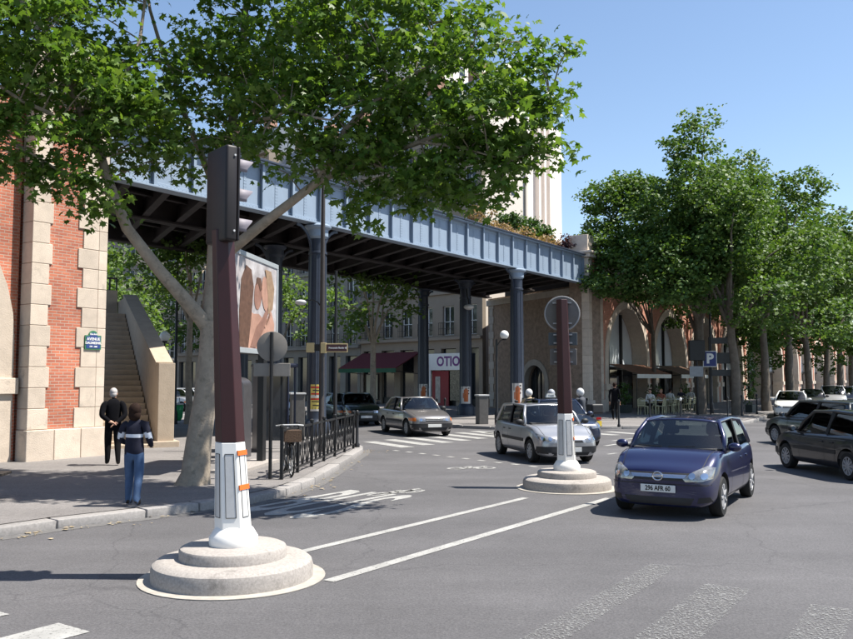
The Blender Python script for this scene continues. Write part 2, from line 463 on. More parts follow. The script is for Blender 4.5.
# ================================================================== painted markings
def stripe(a, b, wd, m=None, name='road_marking', z=.006, skew=None):
    a = Vector((a[0], a[1], 0)); b = Vector((b[0], b[1], 0)); t = (b - a).normalized(); n = Vector((-t.y, t.x, 0)) * wd / 2
    if skew is not None: n = Vector((skew[0], skew[1], 0)) * .5
    mb = MB(); mb.add([(*(a - n).xy, z), (*(b - n).xy, z), (*(b + n).xy, z), (*(a + n).xy, z)], [(0, 1, 2, 3)])
    o = mb.build(name, m or m_line); uvl = o.data.uv_layers.new(name='UVMap')
    for li, uvv in enumerate(((-.5, -.5), (.5, -.5), (.5, .5), (-.5, .5))): uvl.data[li].uv = uvv
    if o.data.polygons[0].normal.z < 0: o.data.flip_normals()
    return struct(o)
stripe((-1.62, 10.3), (1.75, 15.1), .14)
stripe((-1.02, 8.95), (3.2, 15.05), .15)
for i in range(-3, 2):                                  # zebra across the avenue, near left
    p = Vector((-2.97, 7.33)) + Vector((.87, -.49)) * 1.06 * i
    stripe((p.x - .5627 * 3.4, p.y - .8267 * 3.4), p, .46)
for (x, y, wd, L) in ((2.68, 9.72, .34, 4.6), (3.05, 8.75, .5, 4.0), (3.75, 7.98, .42, 4.2), (4.5, 7.1, .45, 4)):
    stripe((x - .54 * L, y - .842 * L), (x, y), wd, m_worn)
for i in range(0, 9):                                   # crossing at the mouth of the side street
    p = Vector((-1.9, 28.3)) + Vector((.64, .95)) * i * .98
    q = p + Vector((.50, -.866)) * 2.7
    if i > 6: continue
    stripe(p, q, .48)
for i in range(0, 5):
    p = Vector((2.2, 32.9)) + Vector((.98, .12)) * i * 1.25
    stripe(p, p + Vector((.50, -.866)) * 2.2, .48)
for i in range(13):                                     # dashed guide lines
    u = i / 12; p = Vector((-.95, 24.9)).lerp(Vector((3.6, 19.0)), u)
    stripe(p, p + Vector((.59, -.81)) * .26, .14)
for i in range(7):
    p = Vector((5.0, 23.6)).lerp(Vector((10.5, 29.6)), i / 6)
    stripe(p, p + Vector((.62, .78)) * .5, .13)
stripe(gnd(605, 446), gnd(640, 441), .16); stripe(gnd(612, 441), gnd(655, 436), .13)
# BUS lettering and cycle symbol in the kerb lane
bus = Matrix(((-NV.x, DV.x * 3.3, 0, -1.75), (-NV.y, DV.y * 3.3, 0, 14.35), (0, 0, 1, .004), (0, 0, 0, 1)))
struct(text_obj('BUS', 1.28, m_line, None, bus, name='road_marking', ext=.002, sx=.72, bold=.015))
def cycle_mark(c, s, dx, dy):
    mb = MB(); dx = Vector((*dx, 0)); dy = Vector((*dy, 0)); c = Vector((*c, .006))
    def P(a, b): return c + dx * a * s + dy * b * s
    def ln(a, b, w_=.09):
        p, q = P(*a), P(*b); t = (q - p).normalized(); n = Vector((-t.y, t.x, 0)) * w_ / 2
        mb.add([p - n, q - n, q + n, p + n], [(0, 1, 2, 3)])
    for cx in (-.55, .55):
        pts = [(cx + .34 * math.cos(k * math.pi / 8), .34 * math.sin(k * math.pi / 8)) for k in range(17)]
        for k in range(16): ln(pts[k], pts[k + 1], .07)
    for a, b in (((-.55, 0), (-.2, .5)), ((-.2, .5), (.35, .5)), ((.35, .5), (0, 0)), ((0, 0), (-.2, .5)), ((-.55, 0), (0, 0)), ((.55, 0), (.3, .72)), ((.3, .72), (.5, .75)), ((-.3, .66), (-.1, .66))): ln(a, b)
    o = mb.build('road_marking', m_line); return struct(o)
cycle_mark((-.55, 15.75), .62, (.87, .49), (.35, .9))
cycle_mark((1.05, 20.0), .62, (.98, .1), (.2, .95))

# ================================================================== iron bridge
ZB = 7.4; ZT = 9.0; BW = 8.8
T0, T1 = -8.35, 22.3
bridge = thing('railway_bridge', 'blue grey riveted iron girder bridge on columns over the side street', 'bridge', ORG, ANG)
NP = 22; pw = (T1 - T0) / NP
pm = MB().span((.035, -.012, ZB + .1), (pw - .035, .012, ZT - .1)).mesh('panel', m_girder)
for i in range(NP): child('panel', pm, bridge, (T0 + i * pw, 0, 0))
sm = MB().span((-.012, -.13, ZB + .06), (.012, .0, ZT - .06)).span((-.05, -.15, ZB + .06), (.05, -.13, ZT - .06)).mesh('stiffener', m_girder)
for i in range(NP + 1): child('stiffener', sm, bridge, (T0 + i * pw, 0, 0))
cs = MB().span((-.06, -.024, ZB + .1), (.06, -.013, ZT - .1)).mesh('cover_strip', m_girder)
for i in range(NP): child('cover_strip', cs, bridge, (T0 + (i + .5) * pw, 0, 0))
mb = MB().span((T0, -.22, ZB), (T1, .22, ZB + .06)).span((T0, -.03, ZB + .06), (T1, -.013, ZB + .2)); mb.build('bottom_flange', m_girder, bridge, bevel=.008)
mb = MB().span((T0, -.24, ZT - .06), (T1, .22, ZT)).span((T0, -.03, ZT - .2), (T1, -.013, ZT - .06)); mb.build('top_flange', m_girder, bridge, bevel=.008)
MB().span((T0, -.30, ZT), (T1, .25, ZT + .07)).build('coping', m_iron, bridge, bevel=.01)
rv = MB()
def rivet(x, y, z, r=.016):
    rv.add([(x - r, y, z - r), (x + r, y, z - r), (x + r, y, z + r), (x - r, y, z + r), (x, y - r * .9, z)], [(0, 1, 4), (1, 2, 4), (2, 3, 4), (3, 0, 4)])
for i in range(NP):
    for k in range(13):
        z = ZB + .2 + k * (ZT - ZB - .4) / 12
        for dx in (-.035, .035): rivet(T0 + (i + .5) * pw + dx, -.024, z)
    for k in range(10):
        x = T0 + i * pw + .08 + k * (pw - .16) / 9
        rivet(x, -.030, ZB + .13); rivet(x, -.030, ZT - .13)
rvo = rv.build('rivets', m_girder, bridge); rvo['kind'] = 'stuff'
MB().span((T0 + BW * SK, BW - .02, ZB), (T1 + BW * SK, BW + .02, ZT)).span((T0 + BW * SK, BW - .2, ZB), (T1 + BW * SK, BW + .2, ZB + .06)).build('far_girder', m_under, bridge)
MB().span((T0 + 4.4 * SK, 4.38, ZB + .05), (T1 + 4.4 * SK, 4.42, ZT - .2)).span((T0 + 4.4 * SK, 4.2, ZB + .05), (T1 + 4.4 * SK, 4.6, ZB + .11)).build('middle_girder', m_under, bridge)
def skewbox(mb, t, wd, n0, n1, z0, z1):
    p = [(t - wd / 2 + n0 * SK, n0), (t + wd / 2 + n0 * SK, n0), (t + wd / 2 + n1 * SK, n1), (t - wd / 2 + n1 * SK, n1)]
    return mb.prism(p, z0, z1)
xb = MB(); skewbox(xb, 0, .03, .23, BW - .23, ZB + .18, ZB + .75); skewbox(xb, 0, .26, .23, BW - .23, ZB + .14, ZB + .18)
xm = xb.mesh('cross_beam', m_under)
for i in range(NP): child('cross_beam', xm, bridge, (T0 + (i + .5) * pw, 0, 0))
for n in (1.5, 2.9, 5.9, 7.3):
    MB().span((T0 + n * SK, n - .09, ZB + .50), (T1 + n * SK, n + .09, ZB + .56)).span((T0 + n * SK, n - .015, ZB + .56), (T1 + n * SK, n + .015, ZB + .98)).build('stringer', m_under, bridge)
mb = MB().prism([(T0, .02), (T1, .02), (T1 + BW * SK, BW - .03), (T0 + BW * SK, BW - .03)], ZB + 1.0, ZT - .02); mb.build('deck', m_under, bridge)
# columns
def column(t, n, front):
    c = bpy.data.objects.new('column', None)
    prof = [(.46, PAVE), (.46, .55), (.42, .62), (.36, .68), (.335, .75), (.325, 1.4), (.29, ZB - 1.05), (.33, ZB - 1.03), (.33, ZB - .96), (.29, ZB - .94),
            (.29, ZB - .5)]
    mb = MB().lathe(prof, 20, (t, n, 0))
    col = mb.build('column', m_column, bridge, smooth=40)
    bpy.data.objects.remove(c)
    fl = MB()
    for k in range(10):
        g = 2 * math.pi * k / 10
        fl.bar((t + .318 * math.cos(g), n + .318 * math.sin(g), 1.5), (t + .288 * math.cos(g), n + .288 * math.sin(g), ZB - 1.1), .045, .035)
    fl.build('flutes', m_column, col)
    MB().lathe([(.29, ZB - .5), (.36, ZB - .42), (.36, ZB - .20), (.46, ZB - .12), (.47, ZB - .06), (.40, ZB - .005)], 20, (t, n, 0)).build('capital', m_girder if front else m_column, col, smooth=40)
    for sg in (-1, 1):
        br = MB()
        pts = []
        for k in range(7):
            a = math.pi / 2 * k / 6
            pts.append((t + sg * (.30 + .75 * (1 - math.cos(a))), n + .02, ZB - 1.05 + .95 * math.sin(a)))
        for k in range(6): br.bar(pts[k], pts[k + 1], .05, .09)
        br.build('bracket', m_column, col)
    return col
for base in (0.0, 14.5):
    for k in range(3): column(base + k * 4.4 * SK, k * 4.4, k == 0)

# ================================================================== masonry helpers (local frame of the avenue)
def arch_pts(c, zs, r, n=18):
    return [(c + r * math.cos(math.pi * k / n), zs + r * math.sin(math.pi * k / n)) for k in range(n + 1)]   # right to left
def wall_with_arches(mb, t0, t1, z0, z1, y0, y1, arches, n=20):
    """slab t0..t1 with stilted round openings (centre, spring height, radius) cut through it"""
    def add_face_strip(y, flip):
        x = t0
        for (c, zs, r) in arches:
            quad(x, c - r, z0, z1, y, flip)
            ap = arch_pts(c, zs, r, n)
            for k in range(n):
                (xa, za), (xb_, zb_) = ap[k], ap[k + 1]
                f = [(xb_, y, zb_), (xa, y, za), (xa, y, z1), (xb_, y, z1)]
                mb.add(f if not flip else f[::-1], [(0, 1, 2, 3)])
            x = c + r
        quad(x, t1, z0, z1, y, flip)
    def quad(xa, xb_, za, zb_, y, flip):
        f = [(xa, y, za), (xb_, y, za), (xb_, y, zb_), (xa, y, zb_)]
        mb.add(f if not flip else f[::-1], [(0, 1, 2, 3)])
    add_face_strip(y0, False); add_face_strip(y1, True)
    for (c, zs, r) in arches:
        ap = [(c + r, z0)] + arch_pts(c, zs, r, n) + [(c - r, z0)]
        for k in range(len(ap) - 1):
            (xa, za), (xb_, zb_) = ap[k], ap[k + 1]
            mb.add([(xa, y0, za), (xa, y1, za), (xb_, y1, zb_), (xb_, y0, zb_)], [(0, 1, 2, 3)])
    for x, fl in ((t0, 0), (t1, 1)):
        f = [(x, y0, z0), (x, y0, z1), (x, y1, z1), (x, y1, z0)]
        mb.add(f if not fl else f[::-1], [(0, 1, 2, 3)])
    mb.add([(t0, y0, z1), (t1, y0, z1), (t1, y1, z1), (t0, y1, z1)], [(0, 1, 2, 3)])
def arch_ring(c, zs, r, wd, y0, y1, zb, n=20):
    mb = MB()
    A = [(c + r, zb)] + arch_pts(c, zs, r, n) + [(c - r, zb)]
    B = [(c + r + wd, zb)] + arch_pts(c, zs, r + wd, n) + [(c - r - wd, zb)]
    for k in range(len(A) - 1):
        a0, a1, b0, b1 = A[k], A[k + 1], B[k], B[k + 1]
        v = [(a0[0], y0, a0[1]), (a1[0], y0, a1[1]), (b1[0], y0, b1[1]), (b0[0], y0, b0[1]), (a0[0], y1, a0[1]), (a1[0], y1, a1[1]), (b1[0], y1, b1[1]), (b0[0], y1, b0[1])]
        mb.add(v, [(0, 1, 2, 3), (7, 6, 5, 4), (0, 4, 5, 1), (2, 6, 7, 3)])
    return mb

def quoined_tower(parent, t0, t1, y, zt, lw, rw, depth=1.2, shaft=None):
    """brick shaft with alternating stone blocks at both corners, front face at local y"""
    mb = MB().span((t0 + .03, y + .03, PAVE), (t1 - .03, y + depth, zt)); mb.build('brick_shaft', shaft or m_brick, parent)
    # plinth stones
    n = 3; L = (t1 - t0 + .1) / n
    for i in range(n):
        MB().span((t0 - .05 + i * L + .006, y - .07, PAVE - .05), (t0 - .05 + (i + 1) * L - .006, y + .4, .86)).build('plinth_stone', m_stone, parent, bevel=.02)
    z = .865; i = 0; h = .5
    while z < zt - .1:
        z1 = min(z + h, zt)
        d = .08 if i % 2 == 0 else 0
        MB().span((t0, y, z + .004), (t0 + lw - .08 + d, y + .45, z1 - .004)).build('quoin_stone', m_stone, parent, bevel=.012)
        a = t1 - rw + .14 - d * 1.75
        MB().span((a, y, z + .004), (t1 - .25, y + .3, z1 - .004)).build('quoin_stone', m_stone, parent, bevel=.012)
        MB().span((t1 - .246, y, z + .004), (t1, y + .5, z1 - .004)).build('quoin_stone', m_stone, parent, bevel=.012)
        z = z1; i += 1
    MB().span((t0 - .12, y - .14, zt), (t1 + .12, y + depth, zt + .22)).span((t0 - .22, y - .24, zt + .22), (t1 + .2, y + depth, zt + .36)).build('cornice', m_stone, parent, bevel=.02)
    MB().span((t0 + .02, y + .06, zt + .36), (t1 - .02, y + depth, zt + 1.3)).build('parapet', m_stone, parent, bevel=.02)

abut = thing('bridge_abutment', 'orange brick bridge pier with pale stone quoins and plinth beside the stairs', 'abutment', ORG, ANG)
quoined_tower(abut, -10.67, -8.61, -.4, 9.1, .53, .83)
# its bare face towards the side street
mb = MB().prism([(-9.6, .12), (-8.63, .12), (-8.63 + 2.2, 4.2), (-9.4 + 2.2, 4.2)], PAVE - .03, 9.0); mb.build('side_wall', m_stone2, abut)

# the arcade to the left of it, mostly out of frame
arc_l = thing('viaduct_bay', 'brick viaduct bay with stone arch at the left edge', 'viaduct', ORG, ANG)
mb = MB(); wall_with_arches(mb, -19.5, -10.75, PAVE - .03, 9.0, .02, .9, [(-14.95, 3.0, 3.55)]); mb.build('brick_wall', m_brick, arc_l)
arch_ring(-14.95, 3.0, 3.5, .6, -.06, .8, PAVE).build('arch_ring', m_stone, arc_l)
for sx in (-1, 1):
    c = -14.95 + sx * 3.78
    MB().span((c - .42, -.14, 1.72), (c + .42, .6, 2.1)).build('impost', m_stone, arc_l, bevel=.015)
MB().span((-18.4, .95, PAVE - .02), (-11.5, 1.0, 7)).build('shop_glass', m_glassd, arc_l)
for k in range(5): MB().span((-18.3 + k * 1.65, .88, PAVE - .02), (-18.22 + k * 1.65, .95, 6.6)).build('mullion', m_black, arc_l)

# ================================================================== right abutment and long arcade
abr = thing('bridge_abutment', 'shaded brown stone abutment with arched door under the far bridge end', 'abutment', ORG, ANG)
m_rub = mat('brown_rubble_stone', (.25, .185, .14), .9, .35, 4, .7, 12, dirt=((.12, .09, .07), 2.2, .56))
# face along the side street: built in a frame of its own, x along the face
fL = math.hypot(BW, BW * SK) + .6
face = bpy.data.objects.new('side_wall', None)
ax = Vector((SK, 1, 0)).normalized(); angf = math.atan2(ax.y, ax.x)
def at_face(o): o.location = (22.32, -.25, 0); o.rotation_euler = (0, 0, angf); return o
bpy.data.objects.remove(face)
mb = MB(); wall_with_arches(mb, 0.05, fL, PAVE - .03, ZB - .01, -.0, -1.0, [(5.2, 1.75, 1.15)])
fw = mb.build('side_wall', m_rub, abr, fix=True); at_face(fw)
rg = arch_ring(5.2, 1.75, 1.13, .36, .06, -.3, PAVE); at_face(rg.build('door_arch', m_stone2, abr, fix=True))
at_face(MB().span((4.1, -.52, PAVE - .02), (6.3, -.48, 2.95)).build('door_glass', m_glassd, abr))
for x in (4.75, 5.2, 5.65): at_face(MB().span((x - .03, -.47, PAVE), (x + .03, -.42, 2.8)).build('door_mullion', m_black, abr))
for x in (.35, fL - .45):
    for k in range(14):
        wv = .62 if k % 2 else .42
        at_face(MB().span((x - wv / 2, .002, .2 + k * .5), (x + wv / 2, .05, .2 + k * .5 + .488)).build('quoin_stone', m_stone2, abr, bevel=.012))
at_face(MB().span((.0, .0, ZB - .5), (fL, .16, ZB - .12)).build('bearing_course', m_stone2, abr, bevel=.02))
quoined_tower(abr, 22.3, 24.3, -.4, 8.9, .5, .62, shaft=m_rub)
MB().span((22.9, -.385, .87), (23.72, -.3, 8.85)).build('brick_panel', m_brick, abr)

NA = 15; P0 = 29.15; PITCHA = 8.2; RA = 3.3; ZS = 3.15
arcade = thing('viaduct', 'long pink brick viaduct with pale stone arches behind the plane trees', 'viaduct', ORG, ANG)
TE = P0 + NA * PITCHA - 3.2
mb = MB(); wall_with_arches(mb, 24.35, TE, PAVE - .03, 9.2, 0, 1.0, [(P0 + i * PITCHA, ZS, RA + .05) for i in range(NA)]); mb.build('brick_wall', m_brick2, arcade)
ring = arch_ring(0, ZS, RA, .5, -.07, .95, 1.75).mesh('arch_ring', m_stone)
jm = MB().span((-.26, -.03, PAVE - .02), (.26, .95, 1.4)).mesh('jamb', m_stone)
im = MB().span((-.36, -.16, 1.4), (.36, .9, 1.75)).mesh('impost', m_stone)
# glazing: an arched fanlight in one pale colour over a dark shopfront
fan = MB(); ap = [(x, z) for x, z in arch_pts(0, ZS, RA - .02, 16)]
fan.prism([(RA - .02, 2.75)] + ap + [(-RA + .02, 2.75)], .96, .99, 'y')
fm = fan.mesh('fanlight_glass', mat('pale_glass', (.62, .66, .70), .12, .06, .8, spec=.6))
tb = MB()
for x in (-1.1, 1.1): tb.span((x - .09, .80, PAVE), (x + .09, .955, ZS + math.sqrt(max(0, (RA - .1) ** 2 - x * x))))
tb.span((-RA, .78, 2.62), (RA, .957, 2.80))
tm = tb.mesh('shopfront_frame', m_black)
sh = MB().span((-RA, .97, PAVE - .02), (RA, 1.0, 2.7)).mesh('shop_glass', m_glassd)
cn = MB().span((0, -.22, 7.85), (PITCHA, -.002, 8.0)).span((0, -.34, 8.0), (PITCHA, -.002, 8.18))
cm = cn.mesh('cornice', m_stone)
dt = MB()
for k in range(16): dt.span((k * .5125 + .1, -.26, 7.62), (k * .5125 + .32, -.003, 7.85))
dm = dt.mesh('dentils', m_stone)
for i in range(NA):
    c = P0 + i * PITCHA
    child('arch_ring', ring, arcade, (c, 0, 0)); 
    for sx in (-1, 1): child('jamb', jm, arcade, (c + sx * (RA + .24), 0, 0)); child('impost', im, arcade, (c + sx * (RA + .26), 0, 0))
    g = child('fanlight_glass', fm, arcade, (c, 0, 0)); child('shop_glass', sh, arcade, (c, 0, 0)); child('shopfront_frame', tm, arcade, (c, 0, 0))
    child('cornice', cm, arcade, (c - PITCHA / 2, 0, 0)); child('dentils', dm, arcade, (c - PITCHA / 2, 0, 0))
    MB().span((c + 3.85, -.12, 1.9), (c + 4.35, -.003, 7.6)).build('pilaster', m_brick2, arcade)
MB().span((24.35, -.10, 8.19), (TE, .6, 9.25)).build('parapet', m_stone2, arcade)
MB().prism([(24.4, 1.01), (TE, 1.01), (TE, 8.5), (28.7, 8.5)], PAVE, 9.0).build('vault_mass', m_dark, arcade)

# café awnings in the first two bays
def awning(i, label, m, w_=6.1, zt=2.95, zb=2.35, dep=1.7, nst=16):
    c = P0 + i * PITCHA
    a = thing('cafe_awning', label, 'awning', VF(c, -.02), ANG, 'café awnings in the arches')
    st = w_ / nst
    ma = mat('awning_cream', (.16, .11, .07), .8, .1); 
    for k in range(nst):
        x0 = -w_ / 2 + k * st
        mb = MB(); mb.add([(x0, .1, zt), (x0 + st, .1, zt), (x0 + st, -dep, zb), (x0, -dep, zb), (x0, .1, zt - .02), (x0 + st, .1, zt - .02), (x0 + st, -dep, zb - .02), (x0, -dep, zb - .02)],
                          [(0, 3, 2, 1), (4, 5, 6, 7), (3, 7, 6, 2), (0, 1, 5, 4), (0, 4, 7, 3), (1, 2, 6, 5)])
        mb.build('stripe', m if k % 2 else ma, a)
    MB().span((-w_ / 2, -dep - .015, zb - .26), (w_ / 2, -dep + .012, zb - .022)).build('valance', mat('valance_white', (.7, .68, .62), .8, .08), a)
    for x in (-w_ / 2 + .05, w_ / 2 - .05): MB().tube([(x, -dep + .05, zb - .04), (x, -.1, 2.2)], .02, 6).build('arm', m_black, a)
    for x in (-w_ / 2 + .05, w_ / 2 - .05): MB().tube([(x, -dep + .05, zb - .3), (x, -dep + .05, PAVE)], .025, 6).build('post', m_black, a)
awning(0, 'striped awning with white valance in the arch nearest the bridge', mat('awning_rust', (.24, .08, .035), .8, .1))
awning(1, 'striped awning with white valance in the second arch from the bridge', mat('awning_brown', (.13, .06, .035), .8, .1))
# ================================================================== stairs beside the abutment
m_conc = mat('tan_stair_stone', (.42, .34, .26), .85, .12, 3, .25, 30, objvar=.05)
SA = R(27); sd = Vector((-math.sin(SA), math.cos(SA), 0))
st_o = Vector((-7.72, 24.45, 0))
stairs = thing('stone_staircase', 'tan stone staircase with sloping parapet climbing beside the brick pier', 'staircase', st_o, R(90) + SA)
# local: x = direction of climb, y = left of climb; parapet occupies y in (-.45, 0), flight y in (0, 3)
NS = 25; RI = .172; GO = .28
for k in range(NS):
    MB().span((.35 + k * GO, .0, PAVE - .03 if k < 3 else (k - 3) * RI), (.35 + (k + 1) * GO + .03, 3.0, PAVE + (k + 1) * RI)).build('step', m_conc, stairs, bevel=.012)
xe = .35 + NS * GO; ze = PAVE + NS * RI
MB().span((xe + .03, 0, ze - .4), (xe + 2.2, 3.0, ze)).build('landing', m_conc, stairs)
ps = .36
z_lo = 2.48
mb = MB().prism([(0.0, PAVE - .02), (xe + 2.2, PAVE - .02), (xe + 2.2, z_lo + 7.3 * ps - .06), (7.6, z_lo + 7.3 * ps - .06), (0.30, z_lo - .02), (0.0, z_lo - .02)], -.42, -.03, 'y'); mb.build('parapet', m_conc, stairs, fix=True)
mb = MB().prism([(0.26, z_lo - .02), (7.6, z_lo + 7.3 * ps - .06), (7.6, z_lo + 7.3 * ps + .07), (0.2, z_lo + .08)], -.47, .02, 'y'); mb.build('coping', m_conc, stairs, fix=True, bevel=.01)
MB().span((-.06, -.48, PAVE - .02), (.30, -.02, z_lo + .05)).build('end_pier', m_conc, stairs, bevel=.012)
MB().span((-.18, -.62, PAVE - .04), (.5, .12, PAVE + .17)).build('pier_plinth', m_conc, stairs, bevel=.02)
MB().span((-.1, .12, PAVE - .04), (.36, 3.0, PAVE + .1)).build('bottom_step', m_conc, stairs, bevel=.02)
MB().span((xe + 2.0, 0, PAVE), (xe + 2.3, 3.6, ze + 1.05)).build('landing_wall', m_conc, stairs)
bl = MB()
for k in range(14): bl.span((xe + 2.1, k * .25, ze + 1.05), (xe + 2.16, k * .25 + .06, ze + 1.5))
bl.span((xe + 2.08, 0, ze + 1.5), (xe + 2.18, 3.5, ze + 1.56)); bl.build('railing', m_black, stairs)

# ================================================================== street name plate
sg = thing('street_name_sign', 'blue and green enamel street name plate on the pale stone quoin', 'sign', VF(-8.98, -.405, 3.0), ANG)
m_blue = mat('enamel_blue', (.03, .06, .22), .3, .05); m_green = mat('enamel_green', (.05, .20, .10), .3, .05)
def plate(mb, w_, h, y0, y1, dz=0):
    pts = [(-w_ / 2, -h / 2), (w_ / 2, -h / 2), (w_ / 2, h / 2)] + [(w_ * .28 * math.cos(a), h / 2 + h * .34 * math.sin(a)) for a in [math.pi * k / 8 for k in range(9)]] + [(-w_ / 2, h / 2)]
    return mb.prism([(x, z + dz) for x, z in pts], y0, y1, 'y')
plate(MB(), .46, .36, -.025, 0).build('border', m_green, sg, fix=True)
plate(MB(), .40, .30, -.032, -.0255).build('plate', m_blue, sg, fix=True)
fmn = face_to((0, -1, 0), (0, -.034, 0))
for s, z, sz in (('12e Arrt', .21, .06), ('AVENUE', .085, .10), ('DAUMESNIL', -.015, .085), ('1769 - 1808', -.105, .045)):
    text_obj(s, sz, m_white, sg, Matrix.Translation((0, 0, z)) @ fmn, bold=.003)

# ================================================================== distant buildings
m_haus2 = mat('shaded_haussmann_grey', (.24, .22, .195), .9, .1, 1.2)
def building(name, label, loc, rz, W, D, floors, fh, bays, wallm, ground=4.0, roofm=None, balcony=True, shop=True, win=(1.15, 2.1), parts=True, roof_h=2.6, gable=None):
    b = thing(name, label, 'building', loc, rz)
    bw = W / bays; H = ground + floors * fh
    mb = MB(); mb.span((.31, .35, 0), (W - .31, D - .02, H - .05)); mb.build('core', m_dark, b)
    wl = MB()
    wl.span((0, 0, ground - .5), (W, .35, ground + .45))
    for f in range(floors):
        z0 = ground + .45 + f * fh; z1 = z0 + win[1]; z2 = ground + .45 + (f + 1) * fh if f < floors - 1 else H
        for i in range(bays + 1):
            xa = 0 if i == 0 else i * bw - (bw - win[0]) / 2
            xb_ = W if i == bays else i * bw + (bw - win[0]) / 2
            wl.span((xa, 0, z0), (xb_, .35, z1))
        wl.span((0, 0, z1), (W, .35, z2))
    for i in range(bays + 1): 
        xa = max(0, i * bw - .35); xb_ = min(W, i * bw + .35)
        wl.span((xa, 0, 0), (xb_, .35, ground - .5))
    wl.span((0, .351, 0), (.3, D, H))
    if not gable: wl.span((W - .3, .351, 0), (W, D, H))
    else:
        MB().span((W - .3, .351, 0), (W, D, H)).build('gable_wall', gable, b)
        for zz in (12.2, 15.2, 17.6): MB().span((W, D * .62, zz), (W + .03, D * .62 + .35, zz + 1.0)).build('slit_window', m_glassd, b)
        MB().span((W, D - .5, 0), (W + .12, D - .38, H)).build('downpipe', m_haus2, b)
    wl.build('wall', wallm, b)
    cn = MB()
    for f in range(floors):
        z = ground + f * fh + .1
        cn.span((-.05, -.18 if f else -.28, z), (W + .05, -.002, z + .22))
    cn.span((-.1, -.45, H - .35), (W + .1, -.002, H - .05)); cn.build('string_course', wallm, b, bevel=.03)
    gm = MB().span((-win[0] / 2, .22, 0), (win[0] / 2, .24, win[1])).mesh('pane', m_glassd)
    fm_ = MB()
    for x in (-win[0] / 2, -.03, win[0] / 2 - .06): fm_.span((x, .17, 0), (x + .06, .22, win[1]))
    for z in (0, win[1] * .45, win[1] - .06): fm_.span((-win[0] / 2, .172, z), (win[0] / 2, .218, z + .05))
    fmm = fm_.mesh('window', m_white)
    bal = MB()
    for k in range(9): bal.span((-.72 + k * .18 - .012, -.28, 0), (-.72 + k * .18 + .012, -.256, .9))
    for z in (.05, .45, .88): bal.span((-.75, -.29, z), (.75, -.25, z + .035))
    bmm = bal.mesh('balcony_rail', m_black)
    for f in range(floors):
        for i in range(bays):
            x = (i + .5) * bw; z = ground + .45 + f * fh
            o = child('window', fmm, b, (x, 0, z)); child('pane', gm, o)
            if balcony: child('balcony_rail', bmm, b, (x, 0, z))
    if shop:
        for i in range(bays):
            x0, x1 = i * bw + .36, (i + 1) * bw - .36
            s_ = MB().span((x0, .26, .0), (x1, .30, ground - .55)).build('shop_window', m_glassd, b)
            MB().span((x0, .18, 0), (x1, .26, .5)).build('stall_riser', m_black, s_)
    if roofm:
        mb = MB(); mb.add([(0, -.2, H), (W, -.2, H), (W, 1.3, H + roof_h), (0, 1.3, H + roof_h), (0, D, H + roof_h), (W, D, H + roof_h), (0, D, H), (W, D, H)],
                          [(0, 1, 2, 3), (3, 2, 5, 4), (0, 3, 4, 6), (1, 7, 5, 2)]); rf = mb.build('roof', roofm, b)
        for k in range(3):
            x = W * (k + .5) / 3
            MB().span((x - .6, 1.6, H + 1.5), (x + .6, 2.4, H + roof_h + 1.6)).build('chimney', mat('chimney_brick', (.35, .2, .14), .9), rf)
    return b
m_haus = mat('shaded_haussmann_stone', (.27, .225, .18), .9, .1, 1.2, .1, 20)  # facade stone colours lowered to carry the shade beyond the bridge
m_haus2 = mat('shaded_haussmann_grey', (.24, .22, .195), .9, .1, 1.2)
m_zinc = mat('zinc_roof', (.18, .20, .23), .5, .1, 2)
fd = Vector((.68, -.73, 0))                       # facade runs from far left to near right
fo = Vector((3.9, 58.4, PAVE - .02))
building('apartment_building', 'stone apartment house with round arched shop fronts seen under the bridge', fo - fd * 13.5, math.atan2(fd.y, fd.x), 13.4, 5.0, 5, 3.3, 6, m_haus, 4.6, m_zinc, gable=mat('cream_render', (.74, .66, .58), .85, .05, .6))
building('apartment_building', 'grey stone apartment house behind the plane tree beyond the bridge', fo - fd * 27.2, math.atan2(fd.y, fd.x), 13.6, 10, 5, 3.2, 6, m_haus2, 4.3, m_zinc)
building('apartment_building', 'tall stone apartment house far behind the bicycle railing', fo - fd * 45, math.atan2(fd.y, fd.x), 17.5, 10, 6, 3.2, 8, m_haus, 4.2, m_zinc)
p = Vector((-62, 104, 0)); building('apartment_building', 'far grey apartment house behind the trees left of the plane trunk', p, R(12), 46, 12, 6, 3.1, 18, m_haus2, 4.2, m_zinc, balcony=False)
# red and white shop front and dark red awning, seen past the columns
fa = math.atan2(fd.y, fd.x)
def on_facade(k, out_=0.0, z=0.0): return fo - fd * k + Vector((-.73, -.68, 0)) * out_ + Vector((0, 0, z))
sh1 = thing('shop_facade', 'white shop front with purple lettering and red door beside the column', 'shop', on_facade(5.6, .04), fa)
MB().span((0, -.12, 2.55), (4.2, 0, 3.75)).build('fascia', m_white, sh1, bevel=.02)
MB().span((0, -.1, 0), (.45, 0, 2.55)).span((3.9, -.1, 0), (4.2, 0, 2.55)).build('side_panel', m_white, sh1)
MB().span((.6, -.08, 0), (2.3, -.01, 2.5)).build('door', mat('shop_red', (.22, .012, .02), .5, .1), sh1)
MB().span((.95, -.10, .2), (1.45, -.081, 2.1)).build('door_pane', mat('pale_poster', (.4, .36, .32), .7, .3, 5), sh1)
MB().span((2.45, -.08, .4), (3.85, -.01, 2.5)).build('shop_window', mat('goods_window', (.16, .14, .10), .3, .8, 9), sh1)
text_obj('OTIO', .95, mat('purple_letters', (.16, .04, .20), .5, .1), sh1, face_to((0, -1, 0), (2.3, -.125, 3.15)), bold=.03)
aw = thing('shop_awning', 'dark red sloping shop awning left of the white shop front', 'awning', on_facade(13.2, .03), fa)
ma = mat('dark_red_cloth', (.10, .015, .02), .8, .15)
